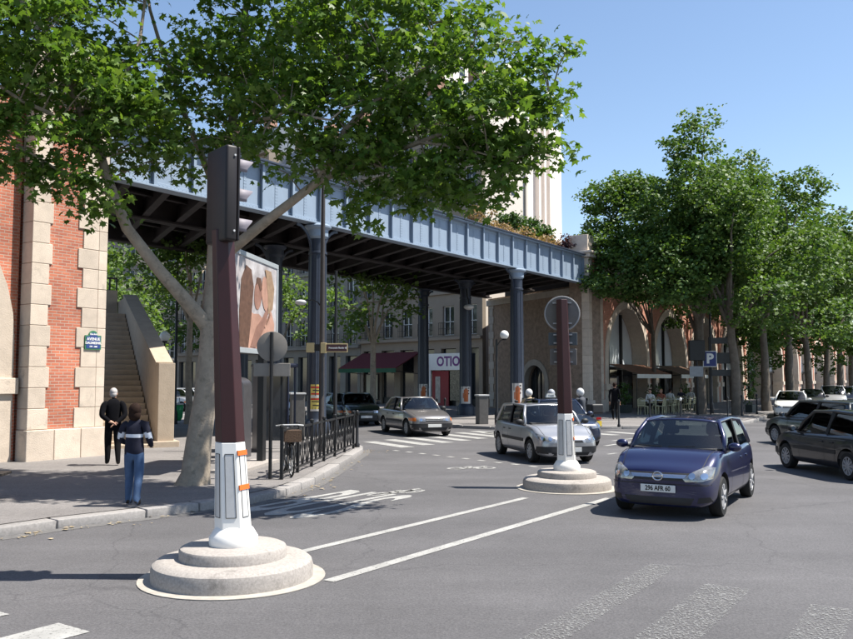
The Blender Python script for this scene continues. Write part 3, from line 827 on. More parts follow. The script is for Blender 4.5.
mb = MB(); mb.prism([(0, 3.95), (-2.4, 2.75), (-2.4, 2.68), (0, 3.85)], 0, 6.8, 'x'); mb.build('canopy', ma, aw, fix=True)
MB().span((0, -2.42, 2.4), (6.8, -2.38, 2.7)).build('valance', mat('green_valance', (.02, .09, .05), .8, .2), aw)
for x in (.05, 6.75): MB().tube([(x, -2.38, 2.5), (x, -.02, 2.3)], .025, 6).build('arm', m_black, aw)
pst = thing('advertising_poster', 'tall cream poster with a dark haired woman on the café front', 'poster', on_facade(12.6, .12, .0), fa)
MB().span((0, -.05, .3), (1.5, 0, 2.3)).build('frame', m_black, pst); MB().span((.06, -.06, .36), (1.44, -.051, 2.24)).build('sheet', mat('cream_paper', (.5, .46, .34), .7, .06), pst)
MB().ell((.85, -.075, 1.65), (.24, .012, .32)).build('printed_hair', mat('print_dark', (.06, .03, .025), .7), pst)
MB().ell((.80, -.085, 1.62), (.13, .008, .19)).ell((.8, -.08, 1.05), (.28, .01, .42)).build('printed_figure', mat('print_skin', (.5, .27, .2), .7), pst)

# pale tower behind the viaduct
m_tower = mat('tower_render', (.78, .71, .65), .85, .05, .3)
tw = thing('tower_block', 'tall pale cream tower block rising behind the bridge', 'tower block', (9.6, 135, 0), R(52))
MB().span((-12, 0, 0), (13.2, 14, 52)).build('main_slab', m_tower, tw)
MB().span((13.21, 4, 0), (32, 16, 50)).build('stair_slab', m_tower, tw)
for x in (22.0, 24.0, 26.0): MB().span((x, 3.1, 0), (x + .7, 3.99, 50)).build('rib', m_tower, tw)
for k in range(17):
    z = 4 + k * 3
    for x in (-10.4, -7.4, -4.4): 
        o = MB().span((x, -.05, z), (x + 1.6, .0 - .002, z + 1.5)).build('window', m_white, tw); MB().span((x + .1, -.09, z + .1), (x + 1.5, -.051, z + 1.4)).build('pane', m_glassd, o)
    for x in (7.6,): MB().span((x, -.05, z), (x + .6, -.002, z + 1.6)).build('slit_window', m_glassd, tw)
    for x in (16.2, 18.0): MB().span((x, 3.93, z), (x + .7, 3.998, z + .9)).build('slit_window', m_glassd, tw)
p = Vector((-33, 150, 0)); building('apartment_building', 'pale apartment block above the bridge behind the foreground crown', p, R(-5), 34, 14, 13, 3.0, 11, m_tower, 4, None, balcony=False, shop=False, win=(1.7, 1.6))
# ================================================================== trees
m_bark = mat('plane_bark', (.30, .25, .195), .9, .25, 5, .5, 25, dirt=((.17, .145, .11), 6.0, .53))
m_bark2 = mat('far_bark', (.15, .125, .10), .9, .35, 3, .4, 12, dirt=((.11, .09, .07), 4.0, .5))
m_leaf = leaf_mat('plane_leaf', (.050, .115, .018), (.135, .215, .040), .40)
m_leaf2 = leaf_mat('avenue_leaf', (.035, .088, .016), (.115, .185, .042), .30, .6)
m_leaf3 = leaf_mat('street_leaf', (.06, .12, .025), (.13, .20, .05), .4, .6)
LEAF = np.array([(0, 0, 0), (.22, .10, .02), (.50, .02, -.06), (.36, .30, .03), (.48, .58, -.08), (.18, .55, .03), (0, 1.0, -.12), (-.18, .55, .03), (-.48, .58, -.08), (-.36, .30, .03), (-.50, .02, -.06), (-.22, .10, .02)], float)
LEAFQ = np.array([(0, 0, 0), (.42, .45, .06), (0, 1.0, -.06), (-.42, .45, .06)], float)
def leaves_mesh(name, pos, size, m, tmpl, up=.55, r=None):
    """one mesh of many separate leaves: pos (N,3), size (N,)"""
    n = len(pos); k = len(tmpl)
    nz = nrg.normal(size=(n, 3)); nz /= np.linalg.norm(nz, axis=1)[:, None]
    nz[:, 2] = np.abs(nz[:, 2]) * .6 + up; nz /= np.linalg.norm(nz, axis=1)[:, None]
    a = nrg.normal(size=(n, 3)); a[:, 2] -= .5
    y = a - nz * (a * nz).sum(1)[:, None]; y /= np.linalg.norm(y, axis=1)[:, None]
    x = np.cross(y, nz)
    T = tmpl[None, :, :] * size[:, None, None]
    v = pos[:, None, :] + T[:, :, 0:1] * x[:, None, :] + T[:, :, 1:2] * y[:, None, :] + T[:, :, 2:3] * nz[:, None, :]
    me = bpy.data.meshes.new(name)
    me.vertices.add(n * k); me.loops.add(n * k); me.polygons.add(n)
    me.vertices.foreach_set('co', v.reshape(-1).astype(np.float32))
    me.loops.foreach_set('vertex_index', np.arange(n * k, dtype=np.int32))
    me.polygons.foreach_set('loop_start', np.arange(0, n * k, k, dtype=np.int32))
    me.update(calc_edges=True); me.validate(); me.materials.append(m)
    return me
def clump_points(blobs, per, sig, spacing_pow=2.2):
    """leaf positions gathered in small tufts spread through ellipsoids (centre, radii, weight)"""
    P = []; tufts = []
    for c, rr, wgt in blobs:
        c = np.array(c); rr = np.array(rr)
        nt_ = max(3, int(wgt * (rr.prod() ** (spacing_pow / 3))))
        d = nrg.normal(size=(nt_, 3)); d /= np.linalg.norm(d, axis=1)[:, None]
        rad = nrg.uniform(.25, 1, nt_) ** .45
        tc = c + d * rad[:, None] * rr
        tufts.append(tc)
        for q in tc:
            k = nrg.integers(int(per * .5), int(per * 1.5))
            sg_ = sig * nrg.uniform(.6, 1.3)
            off = np.clip(nrg.normal(size=(k, 3)), -1.7, 1.7) * np.array([sg_, sg_, sg_ * .55])
            P.append(q + off)
    return np.concatenate(P), np.concatenate(tufts)
def wobble(pts, amp):
    out_ = [pts[0]]
    for i in range(1, len(pts)):
        a, b = pts[i - 1], pts[i]
        m_ = a.lerp(b, .5) + Vector((rng.uniform(-1, 1), rng.uniform(-1, 1), rng.uniform(-1, 1))) * amp * (b - a).length
        out_ += [m_, b]
    return out_
def limb(mb, pts, r0, r1, n=8, amp=.05):
    pts = wobble([Vector(p) for p in pts], amp); k = len(pts)
    mb.tube(pts, [r0 + (r1 - r0) * (i / (k - 1)) ** .8 for i in range(k)], n); return pts

# ---- the big plane tree in the left foreground
o3 = at(195, 484, 16.0); o3.z = PAVE
pt = thing('plane_tree', 'large leaning plane tree on the left pavement, its crown arching over the road', 'tree', (o3.x, o3.y, PAVE))
O = Vector(pt.location)
def L_(px, py, Y): return at(px, py, Y) - O
tr = MB()
tp = [L_(193, 487, 16), L_(195.5, 474, 16), L_(199, 440, 16), L_(205, 400, 16), L_(209, 355, 16.0), L_(210.5, 322, 16.05)]
tr.tube(tp, [.35, .27, .235, .215, .19, .18], 16)
skel = list(tp)
def lim(spec, r0, r1, n=9, amp=.04):
    p = limb(tr, [L_(*s) for s in spec], r0, r1, n, amp); skel.extend(p); return p
lim([(210, 330, 16.05), (188, 303, 15.8), (160, 271, 15.5), (127, 228, 15.2), (108, 180, 15.0), (92, 138, 14.8), (70, 88, 14.5), (40, 35, 14.2), (5, -30, 14)], .155, .035)
lim([(94, 142, 14.8), (60, 118, 14.2), (20, 100, 13.8), (-30, 60, 13.5)], .06, .02, 7)
lim([(120, 205, 15.1), (90, 180, 14.7), (60, 172, 14.3), (25, 150, 14)], .05, .015, 6)
lim([(92, 138, 14.8), (120, 90, 15.3), (140, 40, 15.6), (150, -30, 15.8)], .07, .02, 7)
lim([(210.5, 330, 16.05), (213, 285, 16.2), (215, 240, 16.3), (220, 190, 16.4), (231, 130, 16.5), (243, 60, 16.6), (252, -20, 16.7), (262, -110, 16.8)], .19, .045)
lim([(219, 200, 16.4), (195, 140, 16.6), (175, 80, 16.9), (150, 10, 17.2), (140, -60, 17.4)], .085, .02, 7)
lim([(215, 265, 16.2), (248, 236, 15.6), (285, 207, 15.2), (320, 180, 14.9), (365, 160, 14.6), (420, 142, 14.3), (480, 120, 14.1), (550, 98, 14.0)], .12, .02)
lim([(320, 180, 14.9), (345, 130, 14.6), (390, 90, 14.3), (440, 60, 14.1), (500, 45, 14)], .07, .02, 7)
lim([(231, 130, 16.5), (280, 95, 16), (340, 60, 15.4), (410, 25, 15), (470, 20, 14.6)], .085, .02, 7)
lim([(238, 90, 16.5), (290, 30, 16), (350, -20, 15.5), (420, -50, 15)], .08, .02, 7)
lim([(225, 160, 16.4), (255, 120, 15.3), (290, 110, 14.3), (330, 120, 13.6)], .06, .015, 6)
lim([(365, 160, 14.6), (400, 178, 14.3), (440, 190, 14.1), (470, 195, 14)], .035, .01, 5)
lim([(420, 142, 14.3), (470, 150, 13.9), (510, 160, 13.7)], .035, .01, 5)
blobs = []
def B(px, py, Y, rx, rz, ry=None, wgt=1.0):
    c = L_(px, py, Y); blobs.append((tuple(c), (rx, ry or max(rx * .9, .5), rz), wgt * 26))
B(20, 50, 14.2, 2.0, 1.3); B(-50, 90, 13.8, 1.4, 1.4); B(35, 140, 14.2, 1.15, .6, wgt=1.4); B(70, 188, 14.4, .75, .32, wgt=1.3); B(100, 205, 14.6, .5, .3, wgt=1.2); B(12, 172, 14.0, .5, .35)
B(75, 95, 14.6, 1.3, .9, wgt=1.3); B(135, 130, 15.0, 1.2, .75, wgt=1.3); B(150, 75, 15.3, .9, .6, wgt=.8); B(155, 165, 15.0, .7, .4, wgt=.9); B(190, 110, 16.2, .9, .8); B(200, 160, 15.6, .7, .5, wgt=.8)
B(230, 40, 16.2, 1.0, .9, wgt=.9); B(240, 110, 15.6, .9, .7); B(285, 45, 15.6, 1.5, 1.1); B(285, 120, 14.9, 1.1, .7, wgt=1.4); B(255, 160, 15.2, .5, .35, wgt=.8)
B(350, 50, 15, 1.6, 1.2); B(350, 125, 14.5, 1.2, .8, wgt=1.4); B(325, 168, 14.8, .8, .34, wgt=1.5); B(365, 195, 14.5, .42, .26, wgt=1.2); B(362, 218, 14.5, .2, .2, wgt=1.6)
B(420, 60, 14.6, 1.6, 1.1); B(415, 130, 14.3, 1.2, .75, wgt=1.5); B(440, 182, 14.1, .85, .42, wgt=1.8); B(472, 200, 14.0, .55, .22, wgt=1.8); B(415, 200, 14.2, .45, .22, wgt=1.8); B(385, 175, 14.4, .6, .35, wgt=1.6)
B(485, 65, 14.2, 1.25, .75); B(495, 115, 14.0, 1.1, .7, wgt=1.4); B(480, 160, 13.8, .85, .5, wgt=1.7); B(540, 85, 14.0, .75, .6); B(515, 158, 13.9, .5, .38, wgt=1.6); B(560, 105, 14, .38, .45); B(545, 150, 14, .25, .22, wgt=1.4); B(555, 60, 14, .4, .3); B(520, 40, 14, .5, .35)
B(480, 22, 14.4, .6, .35)
B(200, 70, 16.8, 1.0, .7, wgt=.8); B(310, 75, 17, 1.2, .8, wgt=.8); B(330, 10, 17, 1.4, .9, wgt=.8)
# crown above the frame
B(40, -60, 15, 2.2, 1.4); B(150, -70, 16.5, 1.8, 1.3, wgt=.7); B(260, -90, 16.5, 2.4, 1.6); B(380, -50, 15.2, 1.9, 1.0, wgt=.9); B(220, -180, 17, 2.4, 1.8); B(-80, 0, 15, 1.8, 1.6); B(100, -150, 17.5, 2.2, 1.5); B(60, 60, 16.0, 1.5, 1.2, wgt=.7); B(-40, -60, 16, 2.0, 1.6, wgt=.8)
pos, tufts = clump_points(blobs, 33, .21, 2.3)
sk = np.array([tuple(p) for p in skel])
for q in tufts[::2]:                                     # twigs that carry the tufts
    d = np.linalg.norm(sk - q, axis=1); j = int(d.argmin())
    if d[j] > 1.5: continue
    a = Vector(sk[j]); b = Vector(q); m_ = a.lerp(b, .55) + Vector((0, 0, .12 * (b - a).length))
    tr.tube([a, m_, b], [.016, .011, .005], 4, cap=False)
tr.build('trunk', m_bark, pt, smooth=50)
cr = link('crown', leaves_mesh('crown', pos, nrg.uniform(.095, .175, len(pos)), m_leaf, LEAF), pt)

# ---- avenue plane trees on the far pavement and others
def street_tree(label, loc, H, spread, trunk_h, r0, seed, m=m_leaf2, nleaf=9000, leaf=.28, lean=(0, 0), dens=1.0, bark=m_bark2, name='plane_tree', group=None, blobs_=None, limbs=5, flat=1.0, low=0.0):
    rg_ = random.Random(seed)
    t = thing(name, label, 'tree', (loc[0], loc[1], PAVE - .03), 0, group)
    mb = MB()
    top = Vector((lean[0], lean[1], trunk_h))
    k = [Vector((0, 0, 0)), Vector((lean[0] * .2, lean[1] * .2, trunk_h * .35)), Vector((lean[0] * .55, lean[1] * .55, trunk_h * .7)), top]
    mb.tube(wobble(k, .03), [r0 * 1.35, r0 * 1.05, r0, r0 * .95, r0 * .9, r0 * .85, r0 * .8], 10)
    bl_ = []
    if blobs_ is None:
        ends = []
        for i in range(limbs):
            a = 2 * math.pi * (i + rg_.uniform(-.3, .3)) / limbs
            e = top + Vector((math.cos(a) * spread * rg_.uniform(.45, .8), math.sin(a) * spread * rg_.uniform(.45, .8), (H - trunk_h) * rg_.uniform(.25 - low * 2, .7)))
            mid = top.lerp(e, .5) + Vector((0, 0, (H - trunk_h) * .12)); ends.append(e)
            limb(mb, [top - Vector((0, 0, .3)), mid, e], r0 * .5, r0 * .12, 6)
        e = top + Vector((0, 0, (H - trunk_h) * .8)); limb(mb, [top - Vector((0, 0, .2)), top.lerp(e, .5), e], r0 * .6, r0 * .1, 6); ends.append(e)
        for e in ends:
            for _ in range(3):
                c = e + Vector((rg_.uniform(-1, 1) * spread * .33, rg_.uniform(-1, 1) * spread * .33, rg_.uniform(-.22, .16) * (H - trunk_h)))
                rr = spread * rg_.uniform(.26, .42)
                bl_.append((tuple(c), (rr, rr, rr * .8 * flat), 1.0))
    else:
        for c, rr, wv in blobs_:
            bl_.append((c, rr, wv))
            e = Vector(c)
            limb(mb, [top - Vector((0, 0, .3)), top.lerp(e, .5) + Vector((0, 0, .4)), e], r0 * .45, r0 * .1, 6)
    vol = sum((b_[1][0] * b_[1][1] * b_[1][2]) ** (2.2 / 3) * b_[2] for b_ in bl_)
    per = 26
    bl_ = [(b_[0], b_[1], b_[2] * nleaf / per / vol) for b_ in bl_]
    pos_, _t = clump_points(bl_, per, leaf * 1.25, 2.2)
    mb.build('trunk', bark, t, smooth=50)
    link('crown', leaves_mesh('crown', pos_, nrg.uniform(leaf * .65, leaf * 1.3, len(pos_)), m, LEAFQ), t)
    return t
G = 'plane trees along the avenue'
rowA = Vector((16.6, 45.6, 0))
desc = ['plane tree with straight bare trunk right of the parking sign', 'second plane tree of the kerb row beyond the parking sign', 'third plane tree of the kerb row behind the white car',
        'fourth plane tree of the kerb row above the parked cars', 'fifth plane tree of the kerb row near the right edge', 'sixth plane tree of the kerb row at the right edge', 'far plane tree beyond the kerb row at the right edge']
hs = [13.2, 16.0, 16.2, 15.6, 15.2, 15, 15]
for i in range(7):
    p = rowA + DV * 6.8 * i
    street_tree(desc[i], p, hs[i], 4.7, 4.8, .25, 100 + i, nleaf=22000 if i < 3 else 13000, leaf=.20 + .014 * i, lean=(rng.uniform(-.3, .3), rng.uniform(-.3, .3)), group=G, limbs=7, low=.1)
# the tall one left of the parking sign: crown spreads over the café
def bl(px, py, Y, rx, rz, wv=1.0):
    c = at(px, py, Y) - Vector((15.1, 46.9, PAVE)); return (tuple(c), (rx, rx, rz), wv)
street_tree('tallest plane tree, trunk forking above the parking sign', (15.1, 46.9), 17, 5, 5.4, .24, 90, nleaf=24000, leaf=.20, lean=(.1, .3), group=G,
            blobs_=[bl(690, 140, 47, 1.7, 1.6, .6), bl(700, 185, 46, 2.3, 1.5, .9), bl(660, 215, 46.5, 2.0, 1.6), bl(720, 220, 46, 2.4, 1.8), bl(690, 255, 46, 3, 1.4), bl(650, 260, 45.5, 1.6, 1.2), bl(735, 265, 46, 2, 1.2), bl(705, 120, 47.5, 1.0, .8, .5), bl(740, 185, 47, 1.8, 1.3, .7)])
def bl2(px, py, Y, rx, rz, wv=1.0):
    c = at(px, py, Y) - Vector((14.3, 53.6, PAVE)); return (tuple(c), (rx, rx, rz), wv)
street_tree('dark plane tree against the viaduct end, overhanging the first arch', (14.3, 53.6), 13, 4, 5, .15, 91, nleaf=18000, leaf=.20, group=G,
            blobs_=[bl2(612, 200, 50, 1.9, 1.3), bl2(640, 195, 50, 1.9, 1.2), bl2(602, 240, 49, 1.5, 1.4), bl2(630, 250, 48, 2.2, 1.4), bl2(612, 285, 47, 1.6, .8), bl2(650, 290, 47.5, 1.7, .7), bl2(590, 272, 48, 1.0, .7, .9), bl2(628, 178, 50, .8, .6, .8)])
rowB = rowA + NV * 3.4 + DV * 4.5
for i, ds in enumerate(['plane tree of the second row behind the climbing plant', 'plane tree of the second row between the far arches', 'plane tree of the second row behind the silver van', 'last plane tree of the second row by the far arches']):
    street_tree(ds, rowB + DV * 8.5 * i, 14.5, 4.6, 5.0, .24, 140 + i, nleaf=9000, leaf=.29, group=G)

# ---- trees beyond the bridge
G2 = 'young plane trees along the side street'
t1 = gnd(374, 415, PAVE)
street_tree('slender pale plane tree on the pavement beyond the bridge crossing', (t1.x - .1, t1.y + .6), 9.5, 3.0, 4.0, .17, 201, m_leaf3, 1000, .24, bark=m_bark, group=G2, limbs=7)
t2 = gnd(188, 424, PAVE)
street_tree('young plane tree right of the staircase beside the green bin', t2, 9.2, 3.0, 4.6, .15, 202, m_leaf3, 3600, .22, bark=m_bark, group=G2)
street_tree('leafy tree directly behind the staircase', (-17.5, 45), 10.5, 3.4, 3.0, .2, 203, m_leaf3, 6000, .24, group=G2)
street_tree('leafy tree far left behind the staircase parapet', (-22.5, 53), 11, 3.6, 3.2, .2, 204, m_leaf3, 6000, .26, group=G2)
street_tree('leafy tree behind the bus lane lamp beyond the bridge', (-10.8, 60), 11, 3.6, 3.6, .2, 205, m_leaf3, 2800, .26, group=G2)
street_tree('leafy tree between the bridge columns in the side street', (-14.5, 68), 12, 3.6, 3.6, .2, 206, m_leaf3, 3000, .28, group=G2)
street_tree('far tree at the end of the side street', (-26, 80), 12, 4.2, 3.6, .22, 207, m_leaf3, 4500, .3, group=G2)

# ---- planting on top of the viaduct
def shrub(name, label, cat, c, rr, m, n, leaf, stem=.6):
    t = thing(name, label, cat, (c[0], c[1], c[2])); 
    bl_ = []
    for _ in range(10):
        d = Vector((rng.uniform(-1, 1) * rr[0] * .65, rng.uniform(-1, 1) * rr[1] * .65, rr[2] * rng.uniform(.5, 1.4)))
        bl_.append((tuple(d), (rr[0] * .36, rr[1] * .36, rr[2] * .36), 1.0))
    vol = sum((b_[1][0] * b_[1][1] * b_[1][2]) ** (2.2 / 3) for b_ in bl_)
    bl_ = [(a, b_, n / 20 / vol) for a, b_, _w in bl_]
    pos_, tf = clump_points(bl_, 20, leaf * 1.1, 2.2)
    mb = MB()
    for q in tf[::4]: mb.tube([(0, 0, 0), (q[0] * .4, q[1] * .4, q[2] * .6), tuple(q)], [.05, .03, .01], 4, cap=False)
    mb.build('stems', m_bark2, t)
    link('foliage', leaves_mesh('foliage', pos_, nrg.uniform(leaf * .7, leaf * 1.3, len(pos_)), m, LEAFQ, .3), t)
m_tanleaf = leaf_mat('tan_shrub_leaf', (.24, .15, .08), (.34, .24, .13), .25, .7)
m_purple = leaf_mat('purple_shrub_leaf', (.05, .02, .03), (.09, .035, .04), .2)
m_dkleaf = leaf_mat('dark_tree_leaf', (.030, .075, .018), (.075, .135, .03), .3)
for i, (t, n) in enumerate([(14.2, 2.2), (16.4, 2.0), (18.6, 2.2), (20.6, 2.0)]):
    c = VF(t, n, ZT - .1)
    shrub('flowering_shrub', ['dry tan flowering shrub on the bridge, left end of the row', 'dry tan flowering shrub on the bridge, second from the left', 'dry tan flowering shrub on the bridge, third from the left', 'dry tan flowering shrub on the bridge beside the purple bush'][i], 'shrub', c, (1.4, 1.3, 1.0 - .08 * i), m_tanleaf, 1500, .12)
shrub('purple_bush', 'dark purple leaved bush at the right end of the bridge parapet', 'shrub', VF(22.6, 1.8, ZT - .1), (1.2, 1.2, .85), m_purple, 1300, .13)
shrub('purple_bush', 'dark purple leaved bush on the viaduct just right of the bridge end', 'shrub', VF(24.6, 2.0, ZT - .1), (1.2, 1.2, .8), m_purple, 1300, .13)
shrub('garden_tree', 'round green garden tree growing on top of the viaduct', 'tree', VF(25.0, 5.0, ZT - .1), (1.9, 1.9, 2.1), m_dkleaf, 5000, .19)
for i, (t, n, lb) in enumerate([(9.5, 2.4, 'low green shrub on the bridge half hidden by plane leaves'), (5.8, 2.6, 'low green shrub on the bridge above the left column')]):
    shrub('green_shrub', lb, 'shrub', VF(t, n, ZT - .1), (1.5, 1.2, .7), m_dkleaf, 1500, .14)
# ================================================================== signal masts on their round islands
m_gran = mat('granite_island', (.34, .31, .285), .85, .25, 40, .25, 160, dirt=((.17, .155, .14), 4.0, .58))
m_brown = mat('dark_red_brown_paint', (.034, .007, .008), .42, .12, 6, dirt=((.055, .018, .016), 3, .66))
m_mastw = mat('white_mast_paint', (.78, .76, .72), .45, .05, 4, dirt=((.52, .49, .44), 7, .66))
m_orange = mat('orange_band', (.75, .14, .02), .45, .1)
m_panel = mat('grey_reflector', (.48, .48, .48), .4, .08, 12)
def mast(label, c, top, lean, hexrot, r_foot=.16):
    t = thing('signal_mast', label, 'signal mast', c)
    MB().lathe([(.97, .004), (.97, .010), (.80, .012)], 48).build('painted_ring', mat('ring_paint', (.36, .33, .29), .85, .2, 8), t)
    MB().lathe([(.84, .0), (.84, .12), (.825, .17), (.78, .205), (.70, .215), (.5, .22)], 48).build('island_kerb', m_gran, t, smooth=35)
    MB().lathe([(.56, .2), (.56, .30), (.545, .325), (.51, .34), (.2, .345)], 40).build('island_step', m_gran, t, smooth=35)
    def ax(z): return Vector((lean[0] * (z - .34), lean[1] * (z - .34), z))
    def hexring(mb, zs, n=6):
        vs = []; fs = []
        for z, r in zs:
            p = ax(z)
            for k in range(n):
                a = hexrot + 2 * math.pi * k / n; vs.append((p.x + r * math.cos(a), p.y + r * math.sin(a), p.z))
        for i in range(len(zs) - 1):
            for k in range(n): fs.append((i * n + k, i * n + (k + 1) % n, (i + 1) * n + (k + 1) % n, (i + 1) * n + k))
        fs.append(tuple(reversed(range(n)))); fs.append(tuple(range((len(zs) - 1) * n, len(zs) * n))); mb.add(vs, fs)
    MB().lathe([(.25, .34), (.255, .36), (.255, .43), (.235, .46), (.205, .51), (.165, .545)], 28).build('foot', m_mastw, t, smooth=35)
    zw = 1.42
    mb = MB(); hexring(mb, [(.5, .195), (zw, .158)]); mb.build('white_shaft', m_mastw, t, bevel=.01)
    mb = MB(); hexring(mb, [(zw + .002, .157), (top, .118)]); mb.build('brown_shaft', m_brown, t, bevel=.008)
    for z in (zw - .11, zw - .47):
        mb = MB(); hexring(mb, [(z - .026, .185 - .036 * z + .009 + .018), (z + .026, .185 - .036 * z + .006 + .018)])
        # band only on the two road-side facets
        bm_ = mb; bm_.f = [f for f in bm_.f if len(f) == 4][5:6]
        o = mb.build('orange_band', m_orange, t)
        sol = o.modifiers.new('s', 'SOLIDIFY'); sol.thickness = .012; sol.offset = 1
    # inset reflector panels on the facets
    for k in range(6):
        a = hexrot + 2 * math.pi * (k + .5) / 6; q = math.cos(math.pi / 6)
        zs = (.64, zw - .12)
        def fp(z, s, o_):
            r = .195 - .0402 * (z - .5) ; p = ax(z); wv = r * .5 * .56
            return (p.x + (r * q + o_) * math.cos(a) - s * wv * math.sin(a), p.y + (r * q + o_) * math.sin(a) + s * wv * math.cos(a), p.z)
        mb = MB(); mb.add([fp(zs[0], -1, .004), fp(zs[0], 1, .004), fp(zs[1], 1, .004), fp(zs[1], -1, .004)], [(0, 1, 2, 3)]); mb.build('reflector_panel', m_panel, t)
        mb = MB()
        for s in (-1, 1): mb.bar(fp(zs[0], s, .004), fp(zs[1], s, .004), .005, .006)
        for z in zs: mb.bar(fp(z, -1, .004), fp(z, 1, .004), .005, .006)
        mb.build('panel_rim', m_black, t)
    return t, ax
c1 = gnd(233, 577); c1.z = 0
mast1, ax1 = mast('near red brown and white traffic signal mast on a round granite island', c1, 3.7, (-.050, 0), R(8))
# signal head, seen from behind
p = ax1(4.09); hr = R(-50)
m_sig = mat('signal_brown_black', (.009, .006, .007), .5, .2, 8)
M4 = Matrix.Translation(p) @ Matrix.Rotation(hr, 4, 'Z')
mb = MB(); mb.M = M4; mb.span((-.24, -.07, -.53), (.24, .07, .51)); mb.build('signal_head', m_sig, mast1, bevel=.03, seg=3, smooth=35)
mb = MB(); mb.M = M4; mb.span((-.235, .073, -.52), (.235, .10, .50)); mb.build('signal_door', m_sig, mast1, bevel=.012)
m_lens = [mat('red_lens', (.15, .01, .01), .2), mat('amber_lens', (.18, .07, .01), .2), mat('green_lens', (.01, .10, .05), .2)]
for k in range(3):
    z = .31 - k * .33
    mb = MB(); mb.M = M4
    n = 12; vs = []; 
    for i in range(n + 1):
        a = math.pi * (i / n) * 1.25 - math.pi * .125
        r = .125; d = .26 * (.55 + .45 * math.sin(max(0, min(math.pi, a))))
        vs += [(r * math.cos(a), .10, z + r * math.sin(a)), (r * math.cos(a), .10 + d, z + r * math.sin(a) * .9)]
    mb.add(vs, [(2 * i, 2 * i + 1, 2 * i + 3, 2 * i + 2) for i in range(n)])
    o = mb.build('visor', mat('grey_visor', (.22, .20, .23), .6, .1), mast1, smooth=True); s_ = o.modifiers.new('s', 'SOLIDIFY'); s_.thickness = .006
    mb = MB(); mb.M = M4; mb.lathe([(.115, .098), (.115, .11), (.06, .125)], 20, (0, 0, z), 'y'); mb.build('lens', m_lens[k], mast1, smooth=True)
mb = MB(); mb.M = M4
for z in (.4, -.42): mb.lathe([(.012, .24), (.012, .252)], 8, (0, .03, z), 'x')
mb.build('hinge_bolt', m_panel, mast1)

c2 = gnd(567, 488); c2.z = 0
mast2, ax2 = mast('far red brown and white mast carrying round and square sign backs', c2, 3.62, (-.018, 0), R(14))
m_back = mat('grey_sign_back', (.115, .105, .10), .55, .15, 5); m_alu = mat('aluminium_edge', (.34, .34, .35), .4, .1)
p = ax2(3.36)
d2 = Vector((.14, .99, 0)).normalized()
mb = MB(); mb.M = face_to(-d2, p - d2 * -.17); mb.lathe([(.33, 0), (.345, .004), (.345, .03), (.33, .034)], 36); mb.build('round_sign', m_back, mast2, smooth=35)
mb = MB(); mb.M = face_to(-d2, p - d2 * -.17); 
vs = []; n = 36
for k in range(n):
    a = 2 * math.pi * k / n; vs += [(.335 * math.cos(a), .335 * math.sin(a), .045), (.35 * math.cos(a), .35 * math.sin(a), .0), (.322 * math.cos(a), .322 * math.sin(a), .036)]
fs = []
for k in range(n):
    j = (k + 1) % n
    fs += [(3 * k, 3 * j, 3 * j + 1, 3 * k + 1), (3 * k, 3 * k + 2, 3 * j + 2, 3 * j)]
mb.add(vs, fs); mb.build('sign_rim', m_alu, mast2, smooth=True)
for (dz, wv, h, mm) in ((-.50, .56, .25, mat('dark_plate_back', (.055, .065, .075), .5)), (-.85, .52, .32, m_back)):
    mb = MB(); mb.M = face_to(-d2, ax2(3.36 + dz) + d2 * .17); mb.span((-wv / 2, -h / 2, 0), (wv / 2, h / 2, .03)); mb.build('plate', mm, mast2, bevel=.012)
for dz in (.2, -.2, -.42, -.58, -.75, -.95):
    mb = MB(); mb.M = face_to(-d2, ax2(3.36 + dz) + d2 * .10); mb.span((-.18, -.012, -.02), (.18, .012, .07)); mb.build('clamp', m_alu, mast2)

# ================================================================== round sign back on slim post by the railing
c = gnd(270, 479, PAVE)
rs = thing('road_sign', 'round grey road sign back on slim black post beside the bicycle', 'road sign', c)
zc = 2.1 + (378 - 346.5) * c.y / 850 - PAVE
MB().tube([(0, 0, 0), (0, 0, zc + .28)], .035, 10).build('post', m_black, rs, smooth=40)
mb = MB(); mb.M = face_to((.1, -1, 0), (0, .06, zc)); mb.lathe([(.285, 0), (.30, .003), (.30, .022), (.288, .026)], 32); mb.build('disc', mat('beige_sign_back', (.22, .20, .18), .6, .1), rs, smooth=35)
mb = MB(); mb.M = face_to((.1, -1, 0), (0, .06, zc - .46)); mb.span((-.36, -.13, 0), (.36, .13, .02)); mb.build('plate', mat('beige_sign_back', (.3, .27, .24)), rs, bevel=.01)

# ================================================================== advertising panel
ap_ = thing('billboard', 'tall framed advertising panel showing a couple embracing', 'billboard', (-3.95, 19.0, PAVE), math.atan2(.99, .14))
# local x runs along the panel away from us, its picture looks to local -y (towards the road)
zb_, zt_ = 2.50, 4.72
MB().span((-1.62, -.10, zb_), (1.62, .12, zt_)).build('case', mat('case_dark', (.03, .033, .036), .4), ap_, bevel=.05, seg=3)
fr = MB()
fr.span((-1.60, -.13, zt_ - .12), (1.60, -.101, zt_ - .01)).span((-1.60, -.13, zb_ + .01), (1.60, -.101, zb_ + .12)).span((-1.60, -.13, zb_ + .121), (-1.50, -.101, zt_ - .121)).span((1.50, -.13, zb_ + .121), (1.60, -.101, zt_ - .121))
fr.build('frame', mat('frame_grey', (.42, .45, .47), .35, .05, metal=.3), ap_, bevel=.008)
MB().span((-1.50, -.108, zb_ + .12), (1.50, -.103, zt_ - .12)).build('sheet', mat('poster_white', (.52, .50, .51), .35, .18, 1.8, col2=(.20, .17, .17)), ap_)
def print_shape(name, pts, m, y):
    mb = MB(); mb.prism(pts, y, y - .003, 'y'); return mb.build(name, m, ap_, fix=True)
